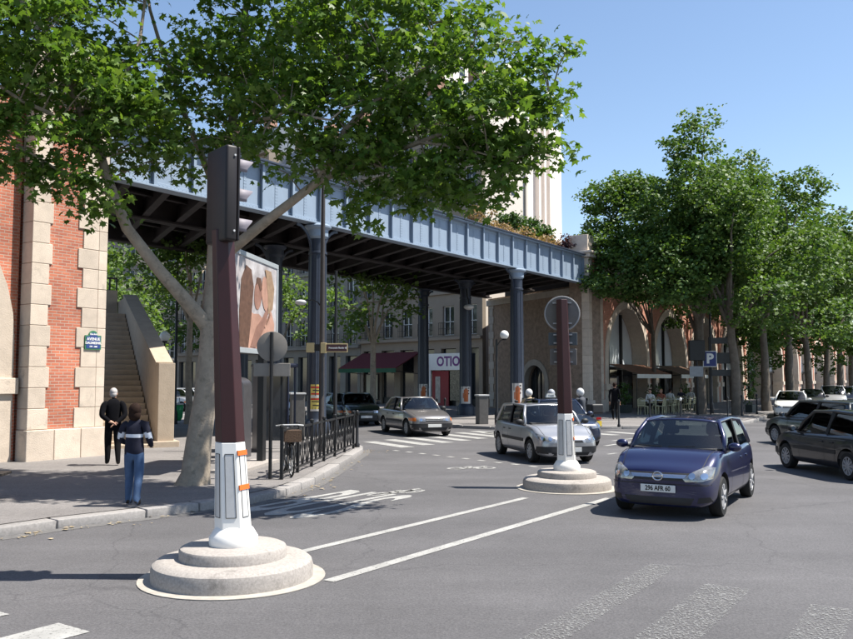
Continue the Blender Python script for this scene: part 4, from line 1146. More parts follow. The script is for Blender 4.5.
def blob2(cx, cz, rx, rz, tilt=0, n=20):
    return [(cx + rx * math.cos(a) * math.cos(tilt) - rz * math.sin(a) * math.sin(tilt), cz + rx * math.cos(a) * math.sin(tilt) + rz * math.sin(a) * math.cos(tilt)) for a in [2 * math.pi * k / n for k in range(n)]]
ms1 = mat('print_skin_light', (.42, .24, .18), .4, .3, 2.2); ms2 = mat('print_skin_shade', (.27, .145, .11), .4, .35, 2.5); mh = mat('print_hair_brown', (.12, .065, .045), .4, .4, 8); mh2 = mat('print_hair_fair', (.30, .20, .13), .4, .3, 8)
print_shape('printed_torso', [(-.75, zb_ + .13), (1.3, zb_ + .13), (1.36, zb_ + .75), (1.15, zb_ + 1.02), (.72, zb_ + .78), (.25, zb_ + .92), (-.1, zb_ + .9), (-.55, zb_ + 1.0), (-.78, zb_ + .7)], ms1, -.109)
print_shape('printed_hair', [(-.95, zb_ + .14), (-.42, zb_ + .14), (-.25, zb_ + .8), (-.12, zb_ + 1.5), (-.28, zb_ + 1.86), (-.62, zb_ + 1.93), (-.9, zb_ + 1.6), (-1.0, zb_ + .9)], mh, -.113)
print_shape('printed_face', blob2(.18, zb_ + 1.36, .25, .36, -.25), ms2, -.1135)
print_shape('printed_face', blob2(.66, zb_ + 1.42, .24, .40, .2), ms1, -.117)
print_shape('printed_hair', [(.62, zb_ + 1.98), (1.05, zb_ + 1.98), (1.3, zb_ + 1.6), (1.2, zb_ + 1.1), (.86, zb_ + .95), (.84, zb_ + 1.4), (.72, zb_ + 1.78)], mh2, -.1205)
print_shape('printed_hair', [(.08, zb_ + 1.74), (.34, zb_ + 1.74), (.42, zb_ + 1.5), (.3, zb_ + 1.44), (.16, zb_ + 1.62), (.02, zb_ + 1.56)], mh, -.1205)
print_shape('printed_arm', [(-.3, zb_ + .16), (.05, zb_ + .14), (.62, zb_ + .62), (.9, zb_ + .98), (.8, zb_ + 1.1), (.5, zb_ + .86), (.1, zb_ + .62)], ms2, -.1165)
for k in range(4): print_shape('printed_finger', [(.62 + k * .07, zb_ + .66 + k * .06), (.68 + k * .07, zb_ + .62 + k * .06), (.92 + k * .06, zb_ + .80 + k * .07), (.88 + k * .06, zb_ + .86 + k * .07)], ms1, -.121)
print_shape('printed_block', [(-1.42, zb_ + .3), (-1.12, zb_ + .3), (-1.12, zb_ + .95), (-1.42, zb_ + .95)], mat('print_navy', (.03, .03, .07), .4), -.113)
for x in (-.9, .9): MB().span((x - .12, -.06, 0), (x + .12, .08, zb_)).build('leg', m_black, ap_)
MB().span((-1.3, -.3, -.01), (1.3, .35, .06)).build('footing', m_gran, ap_)

# phone kiosk and pale cabinet seen below the panel
ki = thing('phone_kiosk', 'dark blue telephone kiosk below the advertising panel', 'kiosk', (-4.55, 23.2, PAVE), R(20))
m_kb = mat('kiosk_blue', (.014, .018, .04), .35, .2)
MB().span((-.1, -.55, 0), (.0, .55, 2.25)).build('back_panel', m_kb, ki); MB().span((-.1, .50, .25), (.9, .55, 2.2)).build('side_glass', m_glassd, ki)
MB().span((-.15, -.6, 2.25), (.95, .6, 2.36)).build('roof', m_kb, ki, bevel=.03); MB().span((.02, -.2, .9), (.16, .25, 1.75)).build('telephone', m_panel, ki, bevel=.02)
for y in (-.5, .5): MB().tube([(.88, y, 0), (.88, y, 2.25)], .03, 8).build('post', m_kb, ki)
kc = thing('newspaper_kiosk', 'rounded metal cabinet with riveted front beside the red brown mast', 'kiosk', (-4.75, 21.4, PAVE), R(-8))
m_ks = mat('brushed_steel', (.20, .19, .20), .32, .15, 6, metal=.8)
prof = [(-.28, 0), (.28, 0), (.28, 1.75)] + [(.28 * math.cos(a), 1.75 + .24 * math.sin(a)) for a in [math.pi * k / 8 for k in range(1, 8)]] + [(-.28, 1.75)]
MB().prism(prof, -.3, .3, 'y').build('body', m_ks, kc, fix=True, smooth=30)
for k in range(5): MB().lathe([(.02, -.31), (.014, -.325)], 8, (-.05, 0, .5 + k * .27), 'y').build('rivet', m_white, kc)
bx_ = thing('utility_cabinet', 'grey box cabinet left of the poster column behind the railing', 'cabinet', gnd(297, 440, PAVE), R(15))
MB().span((-.22, -.2, 0), (.22, .2, 1.45)).build('body', mat('cabinet_grey', (.09, .085, .08), .6, .2), bx_, bevel=.02); MB().span((-.25, -.23, 1.45), (.25, .23, 1.5)).build('lid', m_panel, bx_, bevel=.01)

# ================================================================== railing along the kerb
ra, rb = Vector((-2.82, 16.7, PAVE)), Vector((-2.05, 24.0, PAVE))
rl = thing('kerb_railing', 'black iron railing with crossed bars along the curved kerb', 'railing', ra, math.atan2((rb - ra).y, (rb - ra).x))
RL = (rb - ra).length; npan = 6; pl = RL / npan
pom = MB().span((-.03, -.03, 0), (.03, .03, 1.0)).lathe([(.05, 1.0), (.05, 1.04), (.02, 1.06)], 8).mesh('post', m_black)
for i in range(npan + 1): child('post', pom, rl, (i * pl, 0, 0))
rm = MB().span((.032, -.02, .92), (pl - .032, .02, .965)).mesh('top_rail', m_black); rm2 = MB().span((.032, -.018, .10), (pl - .032, .018, .14)).mesh('bottom_rail', m_black)
lat = MB(); q = pl / 3
for k in range(3):
    x0, x1 = k * q + .02, (k + 1) * q - .02
    lat.bar((x0, -.008, .14), (x1, -.008, .92), .016, .03); lat.bar((x1, .01, .14), (x0, .01, .92), .016, .03)
    pts = [((x0 + x1) / 2 + .09 * math.cos(a), 0, .53 + .11 * math.sin(a)) for a in [2 * math.pi * j / 12 for j in range(13)]]
    lat.tube(pts, .012, 5, cap=False)
    if k: lat.bar((k * q, 0, .14), (k * q, 0, .92), .022, .022)
lm = lat.mesh('lattice', m_black)
for i in range(npan):
    child('top_rail', rm, rl, (i * pl, 0, 0)); child('bottom_rail', rm2, rl, (i * pl, 0, 0)); child('lattice', lm, rl, (i * pl, 0, 0))
def bollard(label, c, h=1.05, r=.035, ball=True, grp=None):
    b = thing('bollard', label, 'bollard', c, 0, grp)
    MB().lathe([(r * 1.7, 0), (r * 1.7, .08), (r, .12), (r * .92, h - .1)], 12).build('post', m_black, b, smooth=40)
    MB().lathe([(r * .9, h - .1), (r * 1.3, h - .07), (r * 1.4, h), (r * .6, h + .05)], 12).build('cap', m_white if ball == 'w' else m_black, b, smooth=40)
bollard('black bollard at the end of the crossed bar railing', gnd(357, 447, PAVE), 1.0, .045)
for px, py, lb in ((405, 431, 'black bollard right of the grey saloon by the crossing'), (437, 423, 'black bollard left of the poster column'), (445, 423, 'black bollard against the poster column'),
                   (587, 424, 'black bollard behind the motorcyclist'), (619, 427, 'black bollard beside the pedestrian in black'), (650, 424, 'black bollard in front of the café chairs'), (681, 422, 'white topped bollard behind the blue car'),
                   (728, 420, 'black bollard left of the straight plane trunk'), (742, 416, 'black bollard right of the straight plane trunk'), (757, 414, 'black bollard left of the white car')):
    bollard(lb, gnd(px, py, PAVE), 1.05, .04, 'w' if px == 681 else True, 'slim bollards on the far pavement')

# ================================================================== bicycle
bk = thing('bicycle', 'dark parked bicycle with wicker basket behind the railing', 'bicycle', gnd(286, 477, PAVE) + Vector((-.06, .55, 0)), R(-72))
m_tyre = mat('tyre_rubber', (.012, .012, .012), .8, .2, 20)
def ring(mb, c, r, rt, n=24, axis='y'):
    pts = [(c[0] + r * math.cos(a), c[1], c[2] + r * math.sin(a)) for a in [2 * math.pi * k / n for k in range(n + 1)]]
    mb.tube(pts, rt, 6, cap=False)
for x in (-.52, .52):
    mb = MB(); ring(mb, (x, 0, .34), .325, .018); wh = mb.build('wheel', m_tyre, bk)
    mb = MB(); ring(mb, (x, 0, .34), .30, .009)
    for k in range(12): a = 2 * math.pi * k / 12; mb.bar((x, 0, .34), (x + .3 * math.cos(a), 0, .34 + .3 * math.sin(a)), .004, .004)
    mb.build('rim', m_panel, wh)
mb = MB()
for a, b in (((-.52, .34), (-.12, .3)), ((-.52, .34), (-.22, .78)), ((-.12, .3), (-.24, .88)), ((-.12, .3), (.38, .72)), ((-.2, .72), (.36, .80)), ((.36, .82), (.52, .34)), ((.36, .80), (.34, .98))): mb.tube([(a[0], 0, a[1]), (b[0], 0, b[1])], .018, 6)
mb.build('frame', m_black, bk)
MB().tube([(.22, -.28, 1.0), (.34, -.15, 1.02), (.34, .15, 1.02), (.22, .28, 1.0)], .014, 6).build('handlebar', m_panel, bk)
MB().ell((-.26, 0, .92), (.14, .08, .04)).build('saddle', m_black, bk, smooth=True)
mb = MB(); mb.prism([(.42, -.15), (.70, -.17), (.70, .17), (.42, .15)], .70, .93); mb.build('basket', mat('wicker', (.09, .055, .035), .9, .5, 40, .6, 60), bk)
MB().lathe([(.09, -.03), (.09, -.02)], 16, (-.12, 0, .3), 'y').bar((-.12, -.06, .3), (-.05, -.06, .15), .015, .015).bar((-.12, .06, .3), (-.19, .06, .45), .015, .015).build('crank', m_panel, bk)

# ================================================================== lamp posts and pole signs
c = Vector((-2.83, 23.0, PAVE))
lp = thing('lamp_post', 'tall slim pole with small swan neck lamp and direction blades beside the column', 'lamp post', c)
MB().lathe([(.11, 0), (.11, .3), (.075, .4), (.07, 3.0), (.055, 7.6)], 12).build('pole', mat('pole_brown', (.045, .038, .036), .5, .15), lp, smooth=40)
MB().tube([(0, 0, 3.85), (-.12, 0, 4.02), (-.25, 0, 4.1), (-.40, 0, 4.06), (-.5, 0, 4.08)], .018, 6).build('lamp_arm', m_black, lp)
MB().ell((-.58, 0, 4.02), (.17, .14, .075)).build('lamp_head', m_panel, lp, smooth=True)
m_cream = mat('sign_cream', (.48, .38, .20), .5, .08)
MB().span((-.42, -.05, 2.66), (-.2, .05, 2.92)).build('left_blade', m_cream, lp, bevel=.008)
MB().span((-.2, -.03, 2.7), (-.06, .03, 2.88)).build('bracket', m_black, lp)
MB().span((-.02, -.12, 2.64), (.12, .05, 2.92)).build('blade_box', m_cream, lp, bevel=.006)
MB().span((.12, -.10, 2.66), (.70, -.05, 2.90)).build('right_blade', m_cream, lp, bevel=.006)
MB().span((.13, -.106, 2.69), (.69, -.101, 2.87)).build('blade_face', mat('blade_brown', (.075, .03, .035), .4), lp)
text_obj('Promenade Plantée', .062, m_white, lp, face_to((0, -1, 0), (.40, -.108, 2.78)), bold=.003, sx=.85)
mb = MB(); mb.prism([(.62, 2.78), (.68, 2.82), (.68, 2.74)], -.1065, -.109, 'y'); mb.build('arrow', m_white, lp, fix=True)
def pole_lamp(label, c, h, head='globe', arm=(0, 0, 0), r=.05, rg=.17):
    l = thing('lamp_post', label, 'lamp post', c)
    MB().lathe([(r * 2, 0), (r * 2, .5), (r * 1.2, .6), (r * .8, h)], 10).build('pole', m_black, l, smooth=40)
    a = Vector(arm)
    if a.length: MB().tube([(0, 0, h - .3), (a.x * .5, a.y * .5, h - .05), (a.x, a.y, h)], .02, 6).build('arm', m_black, l)
    if head == 'globe':
        MB().ell((a.x, a.y, h + rg), (rg, rg, rg), 16, 12).build('globe', mat('opal_globe', (.72, .72, .70), .25, .03), l, smooth=True)
        MB().lathe([(rg * .5, h - .04), (rg * .6, h + .03)], 10, (a.x, a.y, 0)).build('collar', m_black, l)
    elif head == 'arm':
        MB().ell((a.x, a.y, h), (.32, .16, .09)).build('lamp_head', m_panel, l, smooth=True)
    return l
pole_lamp('slim lamp post with white globe beside the dark abutment', gnd(497, 425, PAVE), 3.6, 'globe', (.33, 0, 0), .05, .19)
pole_lamp('street lamp with white globe behind the staircase', at(163, 420, 36).xy.to_3d() + Vector((0, 0, PAVE)), 3.5, 'globe', (0, 0, 0), .05, .22)
pole_lamp('thin dark post right of the poster column', gnd(335, 437, PAVE), 5.6, None, (0, 0, 0), .055)
pole_lamp('tall lamp post beside the green waste bag', gnd(174.5, 424, PAVE), 8.8, 'arm', (.9, .3, 0), .06)
pole_lamp('dark lamp post beside the parking sign', at(712, 414, 47.5).xy.to_3d() + Vector((0, 0, PAVE)), 7.5, 'arm', (-.9, -.3, 0), .06)
ul = thing('bridge_lamp', 'round floodlight hung from the bridge beside the poster column', 'lamp', at(469, 307, 45.0))
MB().ell((0, 0, 0), (.28, .28, .16)).build('lamp_head', m_panel, ul, smooth=True); MB().tube([(0, 0, .1), (-.1, .1, .7), (-.1, .35, 1.0)], .03, 6).build('bracket', m_black, ul)
gb = thing('waste_bag', 'bright green waste bag on a ring stand by the lamp post', 'waste bag', gnd(177, 423, PAVE))
MB().lathe([(.16, .1), (.24, .25), (.26, .55), (.27, .82)], 12).build('bag', mat('green_plastic', (.03, .30, .10), .35, .3, 9), gb, smooth=True); MB().lathe([(.28, .80), (.28, .86)], 14).tube([(0, .29, 0), (0, .29, 1.1)], .025, 6).build('ring_stand', m_panel, gb)

# posters pasted round the columns
def poster(label, t, n, z0, z1, wd_ang, m, r=.335, lines=None, hand=False):
    c = VF(t, n, 0); a0 = math.atan2(-c.y, -c.x)
    if hand == 2: a0 -= .35
    p_ = thing('poster', label, 'poster', c)
    def patch(name, z0_, z1_, da, r_, m_, off=0.0):
        mb = MB(); k = 8; vs = []
        for i in range(k + 1):
            a = a0 + off + (i / k - .5) * 2 * da
            vs += [(r_ * math.cos(a), r_ * math.sin(a), z0_), (r_ * math.cos(a), r_ * math.sin(a), z1_)]
        mb.add(vs, [(2 * i, 2 * i + 2, 2 * i + 3, 2 * i + 1) for i in range(k)]); return mb.build(name, m_, p_)
    patch('sheet', z0, z1, wd_ang, r + .012, m)
    if lines:
        for (f0, f1, da, mm, off) in lines: patch('printed_line', z0 + (z1 - z0) * f0, z0 + (z1 - z0) * f1, da, r + .016, mm, off)
    if hand:
        mo = mat('print_orange', (.50, .13, .035), .6, .15, 7)
        patch('printed_palm', z0 + (z1 - z0) * .22, z0 + (z1 - z0) * .62, wd_ang * .42, r + .016, mo, .06)
        for k in range(4): patch('printed_finger', z0 + (z1 - z0) * .62, z0 + (z1 - z0) * (.90 if k in (1, 2) else .84), wd_ang * .10, r + .016, mo, .06 + (k - 1.5) * wd_ang * .22)
        patch('printed_thumb', z0 + (z1 - z0) * .40, z0 + (z1 - z0) * .66, wd_ang * .09, r + .0165, mo, .06 - wd_ang * .56)
    return p_
m_py = mat('poster_yellow', (.62, .50, .13), .6, .08); m_pr = mat('print_red', (.5, .03, .03), .6); m_pk = mat('print_black', (.03, .03, .03), .6); m_pw = mat('poster_paper', (.60, .57, .54), .6, .08)
yl = [(.86, .93, .62, m_pr, 0), (.76, .80, .5, m_pk, .1), (.62, .68, .6, m_pr, 0), (.50, .60, .62, m_pw, 0), (.42, .48, .62, m_pr, 0), (.34, .38, .4, m_pk, -.1), (.2, .24, .4, m_pk, 0), (.0, .07, .66, m_pw, 0)]
poster('yellow printed bill with red lines pasted on the near column', 0, 0, .98, 1.88, .66, m_py, .318, yl)
hl = [(.05, .12, .6, m_pk, .05), (.88, .94, .12, m_pk, .45), (.76, .82, .12, m_pk, .45), (.6, .66, .12, m_pk, .45)]
poster('white poster with orange hand on the column behind the silver car', 14.5, 0, .60, 1.85, .8, m_pw, .325, hl + [(.0, .24, .78, m_py, 0)], hand=1)
poster('white poster with orange hand on the middle column under the bridge', 14.5 + 4.4 * SK, 4.4, .62, 1.65, .8, m_pw, .325, hl, hand=1)
poster('white poster with orange hand on the farthest column behind the grey saloon', 14.5 + 8.8 * SK, 8.8, .55, 1.75, .8, m_pw, .325, hl, hand=1)
uc = thing('utility_cabinet', 'upright grey cabinet on the pavement between the poster columns', 'cabinet', gnd(482, 424, PAVE), R(20))
MB().span((-.22, -.2, 0), (.22, .2, 1.2)).build('body', mat('cabinet_grey', (.09, .085, .08)), uc, bevel=.02); MB().span((-.25, -.23, 1.2), (.25, .23, 1.26)).build('lid', m_panel, uc, bevel=.01)
wb = thing('wooden_bench', 'dark slatted bench end at the left edge of the pavement', 'bench', (-7.35, 13.7, PAVE), R(8))
mw = mat('dark_bench_wood', (.03, .024, .02), .6, .3)
for k in range(4): MB().span((-1.0, -.22 + k * .115, .42), (.62, -.22 + k * .115 + .095, .46)).build('slat', mw, wb, bevel=.006)
for x in (-.8, .42):
    MB().bar((x, -.2, .42), (x, -.05, 0), .05, .06).bar((x, .2, .42), (x, .1, 0), .05, .06).bar((x, -.23, .40), (x, .25, .40), .05, .04).build('leg', m_black, wb)

# ================================================================== parking sign and direction sign backs
pk = thing('parking_sign', 'blue square parking sign with white P above dark direction blades', 'road sign', at(711, 414, 46.2).xy.to_3d() + Vector((0, 0, PAVE)))
z = 2.1 + (378 - 359) * 46.2 / 850 - PAVE
MB().tube([(0, .05, 0), (0, .05, 4.2)], .045, 8).build('post', m_black, pk)
fmat = face_to((-.25, -.97, 0), (0, -.02, z))
mb = MB(); mb.M = fmat; mb.span((-.36, -.43, 0), (.36, .43, .02)); mb.build('border', m_white, pk, bevel=.01)
mb = MB(); mb.M = fmat; mb.span((-.325, -.395, .02), (.325, .395, .026)); mb.build('face', mat('sign_blue', (.012, .028, .16), .35), pk)
text_obj('P', .72, m_white, pk, Matrix.Translation((-.008, -.03, 0)) @ fmat @ Matrix.Translation((0, 0, 0)), bold=.03)
for i, zz in enumerate((4.0, 3.05, 2.25)):
    mb = MB(); mb.M = face_to((-.35, -.94, 0), (.74, .08, zz - .0)); h = .17 if i != 1 else .30
    mb.span((-.62, -h, 0), (.40, h, .03)); mb.build('direction_blade', mat('blade_back', (.07, .072, .07), .6), pk, bevel=.015)
    mb = MB(); mb.M = face_to((-.35, -.94, 0), (.74, .08, zz)); mb.span((.405, -h, -.01), (.46, h, .04)); mb.build('blade_end', m_white, pk)
dk = thing('dark_signal_box', 'black signal head with grey plate on the slim pale trunk beside the parking sign', 'signal', at(698, 414, 45.9).xy.to_3d() + Vector((0, 0, PAVE)))
MB().tube([(0, 0, 0), (0, 0, 3.5)], .06, 8).build('post', m_black, dk); MB().span((-.42, -.15, 2.9), (.42, .15, 4.0)).build('signal_head', m_black, dk, bevel=.03); MB().span((-.45, -.17, 2.05), (.28, -.14, 2.6)).build('plate', mat('grey_plate', (.25, .26, .27), .5), dk)

# ================================================================== litter and fallen leaves along the kerb and gutter
lt = MB(); rl_ = random.Random(5)
for k in range(150):
    i = rl_.choice([1, 2, 3, 4, 5, 6, 7, 8]); a_, b_ = Vector(KL[i]), Vector(KL[i + 1]); p_ = a_.lerp(b_, rl_.random())
    t_ = (b_ - a_).normalized(); n_ = Vector((t_.y, -t_.x)); p_ = p_ + n_ * abs(rl_.gauss(0.04, .22)); s_ = rl_.uniform(.012, .035); an = rl_.uniform(0, 6.28)
    if rl_.random() < .35: s_ *= 1.6
    cs_, sn_ = math.cos(an) * s_, math.sin(an) * s_
    zz = .009 + rl_.uniform(0, .01)
    lt.add([(p_.x + cs_, p_.y + sn_, zz), (p_.x - sn_, p_.y + cs_, zz + .006), (p_.x - cs_, p_.y - sn_, zz), (p_.x + sn_ * .6, p_.y - cs_ * .6, zz + .004)], [(0, 1, 2, 3)])
o_ = lt.build('gutter_litter', mat('dry_litter', (.34, .27, .17), .9, .5, 3)); tag(o_, 'scattered dry leaves and paper scraps in the gutter', 'litter', kind='stuff')
# ================================================================== cars
m_cglass = glass_mat('car_glass', (.38, .43, .42), .05)
m_sglass = glass_mat('car_side_glass', (.16, .19, .18), .06)
m_cabin = mat('cabin_trim', (.03, .03, .032), .8, .2)
m_seat = mat('seat_cloth', (.055, .055, .06), .9, .2)
m_trim = mat('black_trim', (.018, .018, .02), .55, .15, 12)
m_lampc = mat('headlamp_glass', (.30, .30, .30), .10, .45, 14, metal=.5, spec=.8)
m_lampd = mat('headlamp_dark', (.10, .10, .11), .15, .2, 9, metal=.4)
m_ind = mat('indicator_orange', (.65, .16, .02), .2, .1); m_tail = mat('tail_red', (.30, .01, .01), .2, .1)
m_alloy = mat('wheel_silver', (.34, .34, .35), .4, .1, 6, metal=.0)
m_chrome = mat('chrome', (.65, .66, .68), .12, .05, metal=1.0)
m_plate = mat('plate_white', (.62, .62, .60), .5, .04); m_platey = mat('plate_yellow', (.70, .50, .06), .5, .04)
m_skinp = mat('skin', (.48, .27, .19), .6, .06, 12)
WHEEL = {}
def wheel_meshes(r, wd, kind):
    key = (r, wd, kind)
    if key in WHEEL: return WHEEL[key]
    h = wd / 2
    ty = MB().lathe([(r * .66, -h), (r * .93, -h), (r, -h * .72), (r, h * .72), (r * .93, h), (r * .66, h)], 28, axis='y', cap=False).mesh('tyre', m_tyre); shade(ty, 40)
    rm = MB(); rm.lathe([(r * .66, h * .2), (r * .66, h * .95), (r * .60, h * .98), (r * .56, h * .55), (r * .22, h * .62), (r * .17, h * .9), (r * .05, h * .93)], 28, axis='y')
    ns = 7 if kind == 'alloy' else 10
    for k in range(ns):
        a = 2 * math.pi * k / ns
        rm.bar((r * .12 * math.cos(a), h * .80, r * .12 * math.sin(a)), (r * .62 * math.cos(a), h * .80, r * .62 * math.sin(a)), r * (.16 if kind == 'alloy' else .12), h * .3)
    rme = rm.mesh('rim', m_alloy); shade(rme, 35)
    hub = MB().lathe([(r * .64, -h * .5), (r * .64, h * .3)], 20, axis='y').mesh('brake', m_black)
    WHEEL[key] = (ty, rme, hub); return WHEEL[key]

def project(bvh, outline, axis, sign, off, res=.035, thick=.0):
    """lay a flat outline onto the body: axis 'x' front/rear (outline in y,z), 'y' sides (x,z), 'z' top (x,y)"""
    tri = tessellate_polygon([[Vector((a, b, 0)) for a, b in outline]])
    bm = bmesh.new(); vv = [bm.verts.new((a, b, 0)) for a, b in outline]
    for t in tri:
        try: bm.faces.new([vv[i] for i in t])
        except ValueError: pass
    for _ in range(6):
        es = [e for e in bm.edges if e.calc_length() > res * 1.6]
        if not es: break
        bmesh.ops.subdivide_edges(bm, edges=es, cuts=1, use_grid_fill=True)
        bmesh.ops.triangulate(bm, faces=bm.faces)
    for v in bm.verts:
        a, b = v.co.x, v.co.y
        if axis == 'x': o_, d_ = Vector((sign * 9, a, b)), Vector((-sign, 0, 0))
        elif axis == 'y': o_, d_ = Vector((a, sign * 9, b)), Vector((0, -sign, 0))
        else: o_, d_ = Vector((a, b, 9)), Vector((0, 0, -1))
        hit = bvh.ray_cast(o_, d_)
        if hit[0] is None:
            g = Vector((0, a, b)) if axis == 'x' else (Vector((a, 0, b)) if axis == 'y' else Vector((a, b, 0)))
            hit = bvh.find_nearest(g + (-d_) * 2)
        n_ = hit[1] if hit[1].dot(-d_) > 0 else -hit[1]
        v.co = hit[0] + n_ * off
    bmesh.ops.recalc_face_normals(bm, faces=bm.faces)
    c = sum((f.normal * f.calc_area() for f in bm.faces), Vector())
    want = Vector((sign, 0, 0)) if axis == 'x' else (Vector((0, sign, 0)) if axis == 'y' else Vector((0, 0, 1)))
    if c.dot(want) < 0: bmesh.ops.reverse_faces(bm, faces=bm.faces)
    if thick:
        bd = [e for e in bm.edges if e.is_boundary]
        ret = bmesh.ops.extrude_edge_only(bm, edges=bd)
        for v in [g for g in ret['geom'] if isinstance(g, bmesh.types.BMVert)]: v.co -= want * thick
    return bm
def bm_obj(bm, name, m, parent, smooth=True):
    me = bpy.data.meshes.new(name); bm.to_mesh(me); bm.free(); me.materials.append(m)
    return link(name, me, parent, smooth)

def make_car(label, loc, heading, paint, L=3.83, W=1.65, H=1.44, style='hatch', belt=.93, nose=.70, hood=.86, cowl=1.02, wr=.29, wb=2.47, front='round', plate='white', ptext=None,
             bumper=None, group=None, seats=True, driver=False, wheel='cover', name='car', lamp='big', sill=.17, taxi=False, detail=True, rear_plate=False, back_ang=.30, mirror_m=None, ind=True):
    root = thing(name, label, 'car', (loc[0], loc[1], 0), heading, group)
    h2 = W / 2; xf = L / 2 - .02; xr = -L / 2
    fa_x = xf - .76 if style != 'van' else xf - .8; ra_x = fa_x - wb
    trunk = .92 if style == 'sedan' else (belt + .02)
    xw = xf - cowl                                   # windscreen base
    S = [(xr, .66, .46, .70), (xr + .035, .82, .36, .80), (xr + .12, .92, .29, trunk - .04), (xr + .35, .97, .25, trunk), (xr + .8, 1.0, sill, trunk + (.01 if style == 'sedan' else .0)), (xr + 1.25, 1.0, sill, belt),
         (0, 1.0, sill, belt - .005), (xw - .15, 1.0, sill, belt - .01), (xw + .12, .995, sill, hood + .045), (xw + .45, .985, sill + .01, hood - .01), (xf - .32, .955, sill + .0, nose + .05),
         (xf - .12, .90, sill + .0, nose - .01), (xf - .03, .80, sill + .02, nose - .09), (xf, .62, sill + .10, nose - .20)]
    vs = []; ring_n = None
    for i, (x, wf, zb, zt) in enumerate(S):
        w_ = h2 * wf; cr = .03 if x > xw else .012
        half = [(0, zb), (.78 * w_, zb), (.93 * w_, zb + .05), (.99 * w_, zb + .16), (1.0 * w_, zb + .45 * (zt - zb)), (.995 * w_, zb + .62 * (zt - zb)), (.965 * w_, zt - .09 * (zt - zb) - .015), (.90 * w_, zt - .006), (.80 * w_, zt + cr * .5), (.42 * w_, zt + cr), (0, zt + cr * 1.25)]
        full = half + [(-y, z) for y, z in half[-2:0:-1]]
        ring_n = len(full)
        # the nose bulges forward in the middle
        vs += [(x - (.10 if i > 9 else .05 if i < 3 else 0) * (abs(y) / h2) ** 2.2, y, z) for y, z in full]
    fs = []
    for i in range(len(S) - 1):
        for k in range(ring_n): fs.append((i * ring_n + k, (i + 1) * ring_n + k, (i + 1) * ring_n + (k + 1) % ring_n, i * ring_n + (k + 1) % ring_n))
    fs.append(tuple(range(ring_n))); fs.append(tuple(reversed(range((len(S) - 1) * ring_n, len(S) * ring_n))))
    me = bpy.data.meshes.new('body'); me.from_pydata(vs, [], fs); me.materials.append(paint); me.materials.append(m_trim)
    bm = bmesh.new(); bm.from_mesh(me); bmesh.ops.recalc_face_normals(bm, faces=bm.faces); bm.to_mesh(me); bm.free()
    tmp = bpy.data.objects.new('tmp', me); COL.objects.link(tmp)
    sb = tmp.modifiers.new('s', 'SUBSURF'); sb.levels = 2; sb.render_levels = 2
    cutters = []
    for ax_x in (fa_x, ra_x):
        cm_ = MB().lathe([(wr + .055, -h2 - .3), (wr + .055, -h2 + .24)], 28, (ax_x, 0, wr + .015), 'y').lathe([(wr + .055, h2 - .24), (wr + .055, h2 + .3)], 28, (ax_x, 0, wr + .015), 'y').mesh('cut', m_trim)
        b_ = bmesh.new(); b_.from_mesh(cm_); bmesh.ops.recalc_face_normals(b_, faces=b_.faces); b_.to_mesh(cm_); b_.free()
        co = bpy.data.objects.new('cut', cm_); COL.objects.link(co); cutters.append(co)
        bo = tmp.modifiers.new('b', 'BOOLEAN'); bo.object = co; bo.operation = 'DIFFERENCE'; bo.solver = 'EXACT'
        try: bo.material_mode = 'TRANSFER'
        except Exception: pass
    dg = bpy.context.evaluated_depsgraph_get(); dg.update()
    body_me = bpy.data.meshes.new_from_object(tmp.evaluated_get(dg)); body_me.name = 'body'
    for co in cutters: bpy.data.objects.remove(co)
    bpy.data.objects.remove(tmp)
    body = link('body', body_me, root, 38)
    bb = bmesh.new(); bb.from_mesh(body_me); bvh = BVHTree.FromBMesh(bb); bb.free()
    # ---- glasshouse
    b0 = belt - .015
    xr0 = xw - (H - b0) * 1.02 - .06                    # roof front
    if style in ('hatch', 'van'): xr1 = xr + .42; xb = xr + .16
    elif style == 'estate': xr1 = xr + .30; xb = xr + .12
    else: xr1 = xr + 1.30; xb = xr + .78
    wbse = h2 * .90; wtop = h2 * .70; zr = H - .055
    A0 = Vector((xw - .22, wbse, b0 - .01)); A1 = Vector((xr0 - .05, wtop, zr)); C1 = Vector((xr1 + .02, wtop * .97, zr - .02)); C0 = Vector((xb + .06, wbse * .90, b0 + .0))
    AM = A0.lerp(A1, .5) + Vector((.03, .03, .02))
    def mir(p, s): return Vector((p.x, p.y * s, p.z))
    nr = 9
    rf = MB(); g = []
    for i in range(nr + 1):
        u = i / nr
        for j in range(nr + 1):
            v = j / nr * 2 - 1
            x = xr0 + (xr1 - xr0) * u; bow = .10 * (1 - v * v)
            x += (bow * .8 if u < .5 else -bow * .3) * abs(1 - 2 * u)
            z = zr + (H - zr) * (1 - abs(v) ** 2.4) * (.55 + .45 * math.sin(math.pi * (.12 + .80 * u))) - .02 * u
            g.append((x, v * (wtop + .01) * (1 - .03 * u), z))
    n1 = nr + 1
    rf.add(g, [(i * n1 + j, i * n1 + j + 1, (i + 1) * n1 + j + 1, (i + 1) * n1 + j) for i in range(nr) for j in range(nr)])
    ro = rf.build('roof', paint, root, smooth=True, fix=True); sm_ = ro.modifiers.new('s', 'SOLIDIFY'); sm_.thickness = .03; sm_.offset = -1
